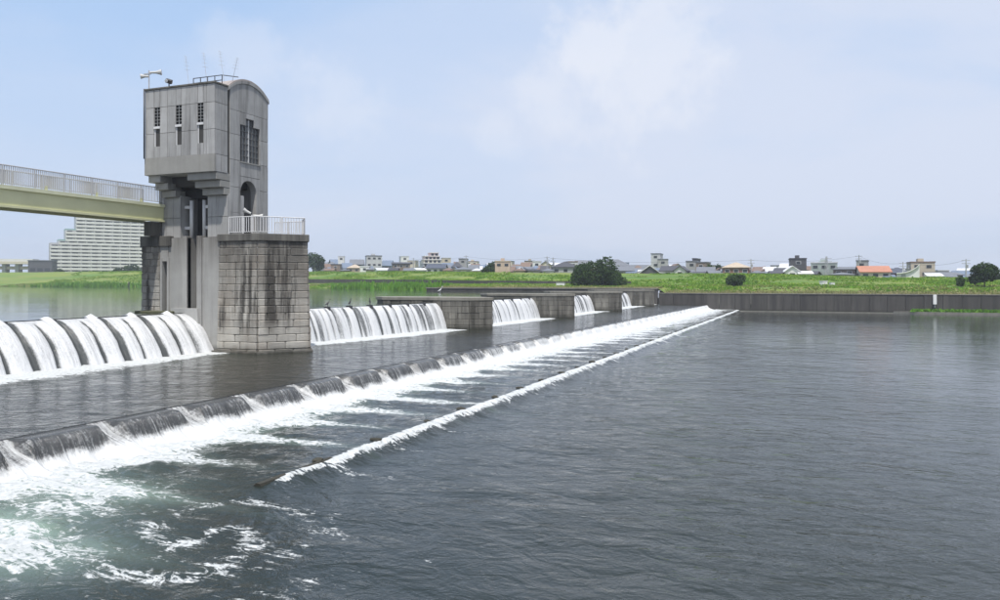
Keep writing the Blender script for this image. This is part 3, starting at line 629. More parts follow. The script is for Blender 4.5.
# front face panels, split round three slot windows
def yf(px): a, b = ray(px); return a / b * TF               # X on the front face seen at photo column px
def zf(py, px): a, b = ray(px); return zof(py, TF / b)
wins = [(yf(154.4), yf(159.8)), (yf(175.8), yf(181.4)), (yf(197.6), yf(203.2))]
xb = [TX0, yf(153.6), wins[0][0], wins[0][1], yf(167.2), wins[1][0], wins[1][1], yf(190.2), wins[2][0], wins[2][1], yf(206.2), TX1]
zr = [14.02, 15.62, 17.35, ZT]
WT, WM, WB = 17.35, 16.05, 14.78
def fpanel(x0, x1, z0, z1, m=None, e=0.012, pr=0.0, nm='panel'):
    MB().box(x0 + e, x1 - e, TF - pr, TF + .12, z0 + e, z1 - e).build(nm, m or m_tower, tower, bevel=0.01)
for a, b in zip(xb[:-1], xb[1:]):
    isw = any(abs(a - w0) < 1e-6 for w0, _ in wins)
    if isw:
        fpanel(a, b, zr[0], WB); fpanel(a, b, WT, ZT)
        wd = MB().box(a, b, TF + .2, TF + .3, WB, WT).build('window', m_glass, tower)
        MB().box(a - .02, b + .03, TF - .05, TF + .2, WM - .1, WM + .04).build('window_ledge', m_rail, wd)
        MB().box(a, a + .07, TF + .03, TF + .2, WB, WM - .1).build('window_jamb', m_rail, wd)
        MB().box(a, b, TF + .06, TF + .2, WM + .05, WT).build('glass_block_panel', m_glassblock, wd)
        for z in np.arange(WM + .06, WT, .215): MB().box(a, b, TF + .03, TF + .07, z - .014, z + .014).build('glazing_bar', m_grey, wd)
        MB().box((a + b) / 2 - .014, (a + b) / 2 + .014, TF + .03, TF + .07, WM + .06, WT).build('glazing_bar', m_grey, wd)
    else:
        for z0, z1 in zip(zr[:-1], zr[1:]): fpanel(a, b, z0, z1)
MB().box(TX0 - .02, TX1 + .001, TF - .03, TF + .14, ZB0, zr[0]).build('base_band', m_band, tower, bevel=0.015)
# east and west ends of the front box
for z0, z1 in zip([ZB0] + zr[:-1], zr):
    for a, b in ((TF + .12, TF + .66), (TF + .66, TA)):
        MB().box(TX1 - .1, TX1 + .003, a + .01, b - .01, z0 + .012, z1 - .012).build('panel', m_tower, tower, bevel=0.01)
    MB().box(TX0, TX0 + .1, TF + .13, TA - .01, z0 + .012, z1 - .012).build('panel', m_tower, tower, bevel=0.01)
MB().box(TX0 + .05, TX1 - .05, TF + .1, TA + .1, ZB0 - .02, ZB0 + .06).build('soffit', m_tower, tower)
# corbels: three steps on each side, columns below
colL, colR = (-40.5, yf(180.5) * TA / TF), (yf(207.5) * TA / TF, TX1)
zc = [ZB0 - .02, 12.42, 11.96, 11.5]
for k in range(3):
    yk = TF + .18 + .36 * k
    MB().box(TX0 + .02 + .22 * k + .1, colL[1] - .75 + .30 * k, yk, TA + .6, zc[k + 1] + .015, zc[k] - .01).build('corbel', m_band, tower, bevel=0.015)
    MB().box(colR[0] - .95 + .30 * k + .2, TX1 - .012 * (k + 1), yk, TA + .6, zc[k + 1] + .015, zc[k] - .01).build('corbel', m_band, tower, bevel=0.015)
for (a, b) in (colL, colR):
    mid_ = a + (b - a) * (0.62 if a < -39 else 0.45)
    for z0, z1 in ((8.76, 10.1), (10.1, 11.5)):
        for q0, q1 in ((a, mid_), (mid_, b)):
            MB().box(q0 + .01, q1 - .01, TA, TA + .14, z0 + .012, z1 - .012).build('column_panel', m_tower, tower, bevel=0.01)
    MB().box(a + .02, b - .02, TA + .1, TA + 1.6, 8.76, 11.6).build('column', m_tower, tower)
MB().box(colL[1] - .1, colR[0] + .1, TA + 1.6, TA + 1.75, 8.76, 12.6).build('bay_back', m_bay_shade, tower)  # back of the opening, shade painted into its colour
MB().box(TX0 + .1, TX1 - .5, TA + 1.0, TA + 1.2, 11.5, 12.9).build('bay_head', m_bay_shade, tower)  # head of the opening, painted dark in place of shade
# bright hoist pipes in the opening
for x_, s in ((yf(186.8) * TA / TF, -1), (yf(199.6) * TA / TF, 1)):
    h = MB().tube((x_, TA + .45, 8.76), (x_, TA + .45, 11.3), .13, n=12).build('hoist_pipe', m_rail, tower, smooth=True)
    for z in (9.45, 10.85):
        MB().box(min(x_, x_ + s * .8), max(x_, x_ + s * .8), TA + .4, TA + .6, z - .1, z + .1).build('pipe_bracket', m_rail, h)
# drain pipe on the north-west corner of the front box
MB().tube((TX0 + .06, TF - .12, 14.0), (TX0 + .06, TF - .12, ZT + .1), .05, n=8).build('drain_pipe', m_dark, tower, smooth=True)

# loudspeaker masts, aerials
def horn(mb, p, d, L_=0.55, r=0.24):
    p = Vector(p); d = Vector(d).normalized(); mb.tube(p, p + d * L_ * .55, .07, .09, 12); mb.tube(p + d * L_ * .55, p + d * L_, .09, r, 12)
def yaw_dir(a): return Vector((math.cos(a), math.sin(a), 0))
bL = at_Y(149.0, TF + .35); bL.z = ZT + .12
ls = empty('loudspeaker_mast', bL); tag(ls, 'warning loudspeakers on a thin mast at the tower roof corner', 'loudspeaker')
MB().tube(bL - Vector((0, 0, 1.2)), bL + Vector((0, 0, 1.35)), .04, n=8).build('mast', m_galv, ls)
mb = MB(); horn(mb, bL + Vector((.05, 0, 1.2)), (.8, .62, .1), .75, .2); mb.build('horn_speaker', m_horn, ls)
mb = MB(); horn(mb, bL + Vector((-.02, 0, .95)), (-.8, -.5, -.05), .5, .17); mb.build('horn_speaker', m_horn, ls)
MB().box(bL.x - .45, bL.x + .15, bL.y - .05, bL.y + .05, bL.z + 1.08, bL.z + 1.16).build('cross_arm', m_galv, ls)
bS = at_Y(169, TF + .5); bS.z = ZT + .12
fl = empty('floodlight', bS); tag(fl, 'small tilted floodlight on the flat roof of the tower', 'floodlight')
MB().tube(bS, bS + Vector((0, 0, .35)), .04).build('stand', m_dark, fl)
o = MB().box(-.2, .2, -.12, .12, -.14, .14).build('lamp_head', m_dark, fl, local=True, bevel=.03); o.location = (0, 0, .5); o.rotation_euler = (.4, .3, .5)
o2 = MB().tube((-.12, -.13, 0), (-.12, -.18, 0), .1, n=10).build('lens', m_white, fl, local=True); o2.location = (0, 0, .5); o2.rotation_euler = (.4, .3, .5)
fa = at_Y(194, TA - .3); fb = at_Y(233, TA + .6)
fr_ = empty('aerial_rack', (fa.x, TA, ZT + .12)); tag(fr_, 'dark pipe frame on the tower roof carrying the aerials', 'frame')
zr0 = ZT + .12
for x_ in np.linspace(fa.x, TX1 - .15, 5): MB().tube((x_, TA - .35, zr0), (x_, TA - .35, zr0 + .62), .03, n=6).build('upright', m_dark, fr_)
for zz_ in (.28, .6):
    MB().tube((fa.x, TA - .35, zr0 + zz_), (TX1 - .15, TA - .35, zr0 + zz_), .028, n=6).build('rail', m_dark, fr_)
MB().tube((TX1 - .15, TA - .35, zr0 + .6), (TX1 - .15, TA + 1.2, zr0 + .85), .028, n=6).build('rail', m_dark, fr_)
for i, (p0, p1) in enumerate((((193, 80), (188, 57)), ((211, 78), (206, 54)), ((228, 76), (222, 52)), ((236, 78), (243, 60)))):
    t_ = TA / ray(p0[0])[1]; a = at_t(p0[0], t_); a.y = TA - .35; b = at_t(p1[0], t_); b.y = TA - .35
    a.z = zr0 + .1; b.z = zof(p1[1], t_)
    an = empty('aerial', a); tag(an, 'thin leaning aerial with short cross elements above the tower roof', 'aerial', 'aerials on the tower roof')
    MB().tube(a, b, .016, .010, 5).build('mast', m_galv, an)
    d = (b - a)
    for k, f_ in enumerate((.55, .68, .8, .9, .98)):
        q = a + d * f_; w_ = .26 - .03 * k
        MB().tube(q + Vector((-w_, 0, .06)), q + Vector((w_, 0, -.06)), .009, n=4).build('element', m_galv, an)
# lamp and speaker on the pier railing
bP = at_Y(252, Y0 + .6); bP.z = 8.92
pl = empty('horn_speaker_post', bP); tag(pl, 'white horn speakers on a short post behind the pier railing', 'loudspeaker')
MB().tube(bP, bP + Vector((0, 0, 1.25)), .05).build('post', m_rail, pl)
mb = MB(); horn(mb, bP + Vector((.1, 0, 1.2)), (.8, .5, -.1), .6, .2); mb.build('horn', m_horn, pl)
mb = MB(); horn(mb, bP + Vector((-.1, 0, 1.35)), (-.8, -.5, .45), .5, .17); mb.build('horn', m_horn, pl)

# ------------------------------------------------------------------ service bridge
BX1 = -40.25; BX0 = BX1 - 1.9; BY0 = 10.0
br = empty('service_bridge', (BX1 - .95, BY0, 0)); tag(br, 'pale yellow-green girder footbridge leading to the gate tower', 'bridge')
for x_ in (BX1 - .16, BX0 + .02):
    MB().box(x_, x_ + .14, BY0, TA - .05, 9.98, 10.86).build('girder_web', m_bridge, br)
    MB().box(x_ - .12, x_ + .26, BY0, TA - .05, 9.86, 9.978).build('girder_flange', m_bridge, br)
MB().box(BX0 - .1, BX1 + .12, BY0, TA - .05, 10.862, 11.06).build('deck_edge', m_bridge_hi, br)
MB().box(BX1 - .9, BX1 - .3, TA - .9, TA - .05, 8.9, 9.856).build('bearing', m_coping, br)
for nm, x_, lab in (('a', BX1 + .0, 'pale grey baluster railing on the river side of the footbridge'), ('b', BX0 + .06, 'pale grey baluster railing along the upstream side of the footbridge')):
    g = empty('bridge_railing', (x_, BY0, 11.06)); tag(g, lab, 'railing')
    rail_run(g, [(x_, BY0), (x_, TA - .1)], 11.062, 1.1, 0.125, m_railg, 1.9)
    for y_ in np.arange(BY0 + 1.0, TA, 3.4):
        MB().box(x_ - .05, x_ + .05, y_ - .06, y_ + .06, 11.06, 11.3).build('post_foot', m_bridge, g)

# ------------------------------------------------------------------ far bank
EDX = np.array([-1500, -600, -340, -300, -256, -220, -180, -141, -110, -80, -76, 400.]); EDY = np.array([262, 245, 232, 228, 236, 232, 222, 206, 184, 160, 158, 158.])
def edgeY(x): return np.interp(x, EDX, EDY)
LTX = np.array([-1500, -300, -172, -130, -79, -37, -14, 11, 36, 400.]); LTZ = np.array([11.5, 10.8, 9.9, 9.45, 8.5, 7.95, 7.95, 7.1, 6.7, 6.6])
def ltop(x): return np.interp(x, LTX, LTZ)
def bank_z(x, o):
    lt = ltop(x); e0 = np.where(x > -27, 3.45, np.where(x > -79, 4.45, 3.3))
    z8 = np.where(x > -79, 4.5, 4.3)
    zs = [e0, e0 + 0.02, np.maximum(z8, e0 + .3), 4.9 + 0 * x, 5.3 + 0 * x, lt - .1, lt, lt - 2.2, lt - 2.4, lt - 2.4]
    os_ = [0.0, 1.2, 7.0, 15.0, 26.0, 44.0, 49.0, 60.0, 400.0, 2600.0]
    z = zs[0]
    for k in range(9): z = np.where(o >= os_[k], zs[k] + (zs[k + 1] - zs[k]) * np.clip((o - os_[k]) / (os_[k + 1] - os_[k]), 0, 1), z)
    return z
xsb = np.concatenate([np.linspace(-1500, -420, 20)[:-1], np.arange(-420, 60, 1.5), np.linspace(60, 400, 40)])
osb = np.concatenate([[0.0], np.arange(1.2, 60, 0.9), np.linspace(60, 400, 20), [800, 1500, 2600]])
XX, OO = np.meshgrid(xsb, osb, indexing='ij')
ZZ = bank_z(XX, OO) + np.where((OO > 1.5) & (OO < 60), 0.5 * (fbm(XX * 0.22, OO * 0.25, 4) - 0.5), 0)
m_grass, nt, b = mat_new('bank_grass')
ga = noise(nt, pos(nt, (0.12, 1, 1)), 0.13, 5, 0.6); gb = noise(nt, pos(nt, (0.16, 1, 1)), 0.5, 5, 0.65); gc = noise(nt, pos(nt), 3.5, 4, 0.7)
c = mixc(nt, ramp(nt, ga, [(0.35, 0), (0.62, 1)]), (0.085, 0.20, 0.018), (0.23, 0.28, 0.04))
c = mixc(nt, ramp(nt, gb, [(0.5, 0), (0.72, 0.9)]), c, (0.27, 0.235, 0.11))
c = mixc(nt, M(nt, 'MULTIPLY', gc, 0.45), c, (0.05, 0.10, 0.018)); nt.links.new(c, b.inputs['Base Color']); b.inputs['Roughness'].default_value = 0.9
bump(nt, gc, 0.8, 0.5, b)
terr = grid_mesh('ground', XX, edgeY(XX) + OO, ZZ, m_grass); tag(terr, 'grassy levee and flat land on the far bank', kind='structure')
# river wall: panels
wall = empty('river_wall', (0, BANK_Y, 0)); tag(wall, 'dark stained concrete river wall of tall panels below the grass', 'wall')
pm = unit_block('wall_panel', m_wall, 0.02)
x = -27.0; k = 0
MB().box(-27, 330, BANK_Y + .25, BANK_Y + 1.1, -2.4, 3.46).build('wall_core', m_wall, wall)
while x < 150:
    wd = 3.0; share(pm, 'wall_panel', (x + wd / 2, BANK_Y + .12 + random.uniform(-.02, .02), 0.5), (wd - .06, .3, 5.8), parent=wall)
    if k in (4, 6): MB().box(x - .1, x + .1, BANK_Y - .12, BANK_Y, -2, 3.38).build('joint_strip', m_lowstone, wall)
    x += wd; k += 1
MB().box(-27, 150, BANK_Y - .12, BANK_Y + .5, 3.41, 3.58).build('coping', m_capstone, wall, bevel=.02)
MB().box(-20, 150, BANK_Y - .35, BANK_Y - .04, -2, 0.16).build('footing', m_capstone, wall)
quay = empty('upstream_quay', (-50, BANK_Y, 0)); tag(quay, 'low dark concrete quay wall edging the upper pool', 'wall')
MB().box(-80, -27.2, BANK_Y - .1, BANK_Y + .7, -2.4, 4.3).build('quay_wall', m_wall, quay)
MB().box(-80.2, -27.2, BANK_Y - .25, BANK_Y + .8, 4.302, 4.56).build('coping', m_capstone, quay, bevel=.02)
lv = empty('levee_wall', (-100, 190, 5)); tag(lv, 'long dark retaining wall running halfway up the grass levee', 'wall')
xs_ = np.arange(-200, -38, 6.0)
for a in xs_:
    b_2 = a + 5.95; ya_, yb_ = float(edgeY(a)) + 25.5, float(edgeY(b_2)) + 25.5
    MB().prism([(a, ya_), (b_2, yb_), (b_2, yb_ + .5), (a, ya_ + .5)], 4.6, 6.35 + (ltop(a) - 8.9) * .5).build('wall_panel', m_wall, lv)
# grassy ledge at the wall foot, gauge board
lg = empty('wall_ledge', (40, 156, 0)); tag(lg, 'low concrete ledge with grass growing on it at the wall foot', 'ledge')
MB().prism([(16, 157.6), (20, 155.6), (150, 151.5), (150, 157.6)], -2, 0.42).build('ledge_slab', m_capstone, lg)
gbp = at_Y(935, 157.6); gg = empty('gauge_board', (gbp.x, 157.7, 1.7)); tag(gg, 'white upright gauge board fixed on the dark river wall', 'sign')
MB().box(gbp.x - .28, gbp.x + .28, 157.62, 157.74, 1.75, 3.5).build('board', m_white, gg, bevel=.01)
MB().box(gbp.x - .06, gbp.x + .06, 157.74, 157.86, 1.2, 3.55).build('post', m_grey, gg)

# grass tufts and reeds (uncountable)
def tufts(name, label, pts, hs, cols_mat, wd=0.35):
    n = len(pts); v = np.zeros((n, 9, 3)); a = RS.rand(n, 3) * 2 * np.pi
    for k in range(3):
        dx, dy = np.cos(a[:, k]), np.sin(a[:, k]); w_ = wd * (0.6 + 0.8 * RS.rand(n)); h_ = hs * (0.6 + 0.6 * RS.rand(n))
        ox, oy = (RS.rand(n) - .5) * wd * 2, (RS.rand(n) - .5) * wd * 2
        v[:, 3 * k, 0] = pts[:, 0] + ox - dx * w_; v[:, 3 * k, 1] = pts[:, 1] + oy - dy * w_; v[:, 3 * k, 2] = pts[:, 2] - .05
        v[:, 3 * k + 1, 0] = pts[:, 0] + ox + dx * w_; v[:, 3 * k + 1, 1] = pts[:, 1] + oy + dy * w_; v[:, 3 * k + 1, 2] = pts[:, 2] - .05
        v[:, 3 * k + 2, 0] = pts[:, 0] + ox + (RS.rand(n) - .5) * wd * 2; v[:, 3 * k + 2, 1] = pts[:, 1] + oy + (RS.rand(n) - .5) * wd * 2; v[:, 3 * k + 2, 2] = pts[:, 2] + h_
    v = v.reshape(-1, 3); nf = n * 3
    me = bpy.data.meshes.new(name); me.vertices.add(len(v)); me.vertices.foreach_set('co', v.astype(np.float32).ravel())
    me.loops.add(nf * 3); me.loops.foreach_set('vertex_index', np.arange(nf * 3, dtype=np.int32)); me.polygons.add(nf); me.polygons.foreach_set('loop_start', np.arange(0, nf * 3, 3, dtype=np.int32))
    me.update(calc_edges=True); me.materials.append(cols_mat); o = bpy.data.objects.new(name, me); C.objects.link(o); tag(o, label, kind='stuff'); return o
def leaf_mat(name, c1, c2, c3, sc_=0.8, island=True):
    m, nt, b = mat_new(name); g = nt.nodes.new('ShaderNodeNewGeometry')
    r_ = g.outputs['Random Per Island']
    c = mixc(nt, r_, c1, c2); c = mixc(nt, ramp(nt, noise(nt, pos(nt), sc_, 3), [(0.4, 0), (0.65, 0.8)]), c, c3)
    nt.links.new(c, b.inputs['Base Color']); b.inputs['Roughness'].default_value = 0.75; b.inputs['Specular IOR Level'].default_value = 0.2
    tr = N(nt, 'ShaderNodeBsdfTranslucent'); nt.links.new(c, tr.inputs[0]); ms = N(nt, 'ShaderNodeMixShader'); ms.inputs[0].default_value = 0.3
    nt.links.new(b.outputs[0], ms.inputs[1]); nt.links.new(tr.outputs[0], ms.inputs[2]); nt.links.new(ms.outputs[0], nt.nodes['Material Output'].inputs['Surface'])
    return m
m_tuft = leaf_mat('grass_blades', (0.13, 0.30, 0.025), (0.29, 0.37, 0.05), (0.11, 0.25, 0.025), 0.12)
m_dry = leaf_mat('dry_grass', (0.36, 0.33, 0.15), (0.26, 0.30, 0.09), (0.18, 0.25, 0.05), 0.25)
m_straw = leaf_mat('straw', (0.42, 0.37, 0.20), (0.33, 0.31, 0.14), (0.25, 0.28, 0.09), 0.2)
m_reed = leaf_mat('reed_blades', (0.09, 0.27, 0.02), (0.19, 0.36, 0.04), (0.10, 0.20, 0.025), 0.3)
nx = 60000; xx = RS.uniform(-330, 60, nx); oo = RS.uniform(1.6, 48, nx) ; keep = fbm(xx * .05, oo * .2, 3) > 0.36 + 0.12 * RS.rand(nx); xx, oo = xx[keep], oo[keep]
pts = np.stack([xx, edgeY(xx) + oo, bank_z(xx, oo)], 1); tufts('grass', 'green grass tufts over the far levee', pts, 0.16 + 0.5 * fbm(xx * .1, oo * .15, 3) ** 2, m_tuft, 0.22)
nx = 9000; xx = RS.uniform(-330, 60, nx); oo = RS.uniform(1.5, 17, nx); keep = fbm(xx * .1 + 9, oo * .3, 3) > 0.5; xx, oo = xx[keep], oo[keep]
pts = np.stack([xx, edgeY(xx) + oo, bank_z(xx, oo)], 1); tufts('dry_grass', 'yellowed dry grass along the top of the river wall', pts, 0.35 + 0 * xx, m_dry)
xx = np.concatenate([RS.normal(-96, 7, 800), RS.normal(-127, 5, 350), RS.normal(-275, 12, 500), RS.normal(-240, 5, 300)]); oo = np.abs(RS.normal(0, 1, len(xx))) * 4.5 + .2
pts = np.stack([xx, edgeY(xx) + oo, bank_z(xx, oo)], 1); tufts('reeds', 'tall bright green reeds at the edge of the upper pool', pts, 0.7 + 1.3 * fbm(xx * .2, oo * .2, 2) + 0.4 * RS.rand(len(xx)), m_reed, 0.4)
nx = 9000; xx = RS.uniform(-78, 70, nx); oo = .7 + np.abs(RS.normal(0, 1.6, nx))
pts = np.stack([xx, edgeY(xx) + oo, bank_z(xx, oo)], 1); tufts('dry_grass', 'straw coloured grass strip right behind the wall coping', pts, 0.22 + 0.15 * RS.rand(nx), m_straw, 0.2)
nx = 2600; xx = RS.uniform(19, 70, nx); oo = RS.uniform(.1, 1.0, nx); yy = 155.9 - (xx - 20) * 0.031 + oo * 1.8
tufts('ledge_grass', 'bright green grass growing on the ledge below the river wall', np.stack([xx, yy, 0 * xx + .42], 1), 0.3 + .3 * RS.rand(nx), m_reed, 0.3)

# ------------------------------------------------------------------ trees
m_bark = plain('bark', (0.09, 0.07, 0.05), 0.9)
m_leaf_d = leaf_mat('dark_leaves', (0.030, 0.062, 0.016), (0.055, 0.100, 0.022), (0.022, 0.045, 0.014), 0.9)
m_leaf_m = leaf_mat('mid_leaves', (0.045, 0.095, 0.02), (0.075, 0.13, 0.03), (0.03, 0.06, 0.016), 0.9)
def tree(name, label, base, height, rx, rz_, n, mat, leaf, seed, lobes=7, trunk=None, group=None):
    rs = np.random.RandomState(seed); e = empty(name, base); tag(e, label, 'bush' if 'shrub' in name or 'bush' in name else 'tree', group)
    th = trunk if trunk is not None else height * 0.25
    cz = height - rz_
    lob = [(np.array([0, 0, cz]), np.array([rx * .7, rx * .7, rz_ * .85]))]
    for k in range(lobes):
        a = 2 * np.pi * (k + rs.rand() * .6) / lobes; q = rs.uniform(.45, .68); zz_ = cz + rz_ * rs.uniform(-.65, .5)
        lob.append((np.array([math.cos(a) * rx * q, math.sin(a) * rx * q, zz_]), np.array([1, 1, .85]) * rx * rs.uniform(.30, .46)))
    mb = MB(); r0 = max(.07, rx * .055)
    tp = Vector((0, 0, max(th, cz * .8))); mb.tube((0, 0, -.4), tp, r0, r0 * .6, 7)
    for c_, r_ in lob[1:]: mb.tube(tp * rs.uniform(.6, .95), Vector(c_), r0 * .45, r0 * .15, 5)
    mb.build('trunk', m_bark, e, local=True)
    vols = np.array([r_[0] * r_[1] * r_[2] for _, r_ in lob]) ** .75; cnt = (vols / vols.sum() * n).astype(int) + 1
    P = []
    for (c_, r_), m_ in zip(lob, cnt):
        d = rs.normal(size=(m_, 3)); d /= np.linalg.norm(d, axis=1)[:, None]; rad = rs.uniform(.55, 1.08, m_) ** .6
        cl_ = 1 + .22 * np.sin(d[:, 0] * 5 + seed) * np.cos(d[:, 1] * 4 + d[:, 2] * 5)
        P.append(c_ + d * (rad * cl_)[:, None] * r_)
    P = np.concatenate(P); P = P[P[:, 2] > th * .5 + .05]; m_ = len(P)
    u_ = rs.normal(size=(m_, 3)); u_ /= np.linalg.norm(u_, axis=1)[:, None]; v_ = np.cross(u_, rs.normal(size=(m_, 3))); v_ /= np.linalg.norm(v_, axis=1)[:, None]
    s = leaf * rs.uniform(.6, 1.3, m_)[:, None]
    V = np.stack([P - u_ * s, P - v_ * s * .55, P + u_ * s, P + v_ * s * .55], 1).reshape(-1, 3)
    me = bpy.data.meshes.new('crown'); me.vertices.add(len(V)); me.vertices.foreach_set('co', V.astype(np.float32).ravel()); me.loops.add(m_ * 4)
    me.loops.foreach_set('vertex_index', np.arange(m_ * 4, dtype=np.int32)); me.polygons.add(m_); me.polygons.foreach_set('loop_start', np.arange(0, m_ * 4, 4, dtype=np.int32)); me.update(calc_edges=True); me.materials.append(mat)
    o = bpy.data.objects.new('crown', me); C.objects.link(o); o.parent = e; return e
def on_bank(px, o):
    # point seen at column px that lies o metres behind the water edge
    lo, hi = 50.0, 900.0
    for _ in range(50):
        mdl = (lo + hi) / 2; p = at_t(px, mdl)
        if p.y - float(edgeY(p.x)) < o: lo = mdl
        else: hi = mdl
    p = at_t(px, lo); p.z = float(bank_z(np.array(p.x), np.array(o))); return p, lo
p, t_ = on_bank(594, 14); tree('spreading_tree', 'large dense dark green tree on the grass above the quay', p, zof(260, t_) - p.z, 28 * t_ / F * .92, (zof(260, t_) - p.z) * .52, 6500, m_leaf_d, .30, 3, 8, .3)
p, t_ = on_bank(612, 13); tree('round_shrub', 'lower shrub growing against the large dark tree', p, zof(268, t_) - p.z, 3.1, (zof(268, t_) - p.z) * .53, 2600, m_leaf_m, .26, 5, 6, .2)
p, t_ = on_bank(735.5, 14); tree('round_bush', 'round dark bush alone on the levee below the brick building', p, zof(273.5, t_) - p.z, 10.5 * t_ / F, (zof(273.5, t_) - p.z) * .55, 1800, m_leaf_d, .24, 8, 5, .2)
p, t_ = on_bank(984.5, 13); tree('shade_tree', 'dark round-crowned tree with short trunk near the utility pole', p, zof(261.5, t_) - p.z, 15 * t_ / F * .95, (zof(261.5, t_) - p.z) * .42, 3000, m_leaf_d, .26, 12, 8, 1.0)
p, t_ = on_bank(960.5, 12); tree('small_bush', 'small bush beside the dark round-crowned tree', p, zof(276, t_) - p.z, 5 * t_ / F, (zof(276, t_) - p.z) * .5, 500, m_leaf_m, .22, 15, 4, .3)
for px, top, wpx, o_, lab in ((313, 251, 10, 56, 'tall dark tree behind the levee beside the tower pier'), (320, 256, 6, 57, 'smaller dark tree beside the tall tree behind the levee'),
                              (493, 261, 6, 62, 'dark tree between the blue-roofed houses and the peach building'), (709, 264, 6, 70, 'dark tree behind the grey houses near the brick building'),
                              (718, 264, 4.5, 64, 'slim dark tree next to the brick building'), (133, 264, 9, 60, 'dark tree at the foot of the stepped apartment block'),
                              (119, 268, 6, 58, 'low dark tree before the stepped apartment block'), (489, 267, 8, 54, 'low hedge-like tree before the peach building'), (838, 268, 4, 60, 'small tree among the low sheds'),
                              (806, 270, 4, 54, 'small tree beside the white gabled cottage'), (60, 269, 5, 56, 'low tree at the stepped end of the apartment block')):
    p, t_ = on_bank(px, o_); h_ = zof(top, t_) - p.z; tree('town_tree', lab, p, h_, wpx * t_ / F, h_ * .42, 900, m_leaf_d, .5 if t_ > 300 else .34, int(px), 6)

# ------------------------------------------------------------------ town
WALLC = {'white': (0.72, 0.72, 0.70), 'cream': (0.62, 0.57, 0.45), 'beige': (0.50, 0.44, 0.34), 'grey': (0.36, 0.36, 0.36), 'pale grey': (0.55, 0.56, 0.56), 'brown': (0.24, 0.19, 0.155), 'peach': (0.55, 0.43, 0.34),
         'pink': (0.66, 0.54, 0.52), 'blue-grey': (0.26, 0.31, 0.37), 'tan': (0.46, 0.37, 0.28), 'red brick': (0.25, 0.14, 0.11), 'dark grey': (0.09, 0.09, 0.10), 'grey-green': (0.34, 0.39, 0.36), 'orange': (0.50, 0.19, 0.10)}
ROOFC = {'dark': (0.06, 0.06, 0.07), 'slate': (0.15, 0.16, 0.18), 'blue': (0.14, 0.18, 0.25), 'orange': (0.42, 0.19, 0.12), 'light': (0.55, 0.56, 0.58), 'brown': (0.18, 0.12, 0.09), 'sandy': (0.46, 0.38, 0.29), 'white': (0.72, 0.72, 0.72), 'navy': (0.07, 0.08, 0.11)}
_wm, _rm = {}, {}
def wallm(c):
    if c not in _wm: _wm[c] = concrete('wall_' + c.replace(' ', '_'), WALLC[c], 0.2, tuple(x * .4 for x in WALLC[c]), 0.08, (0.5, 0.8), 0.8)
    return _wm[c]
def roofm(c):
    if c not in _rm: _rm[c] = plain('roof_' + c, ROOFC[c], 0.6, 0, 0.2, 1.2)
    return _rm[c]
used = {}
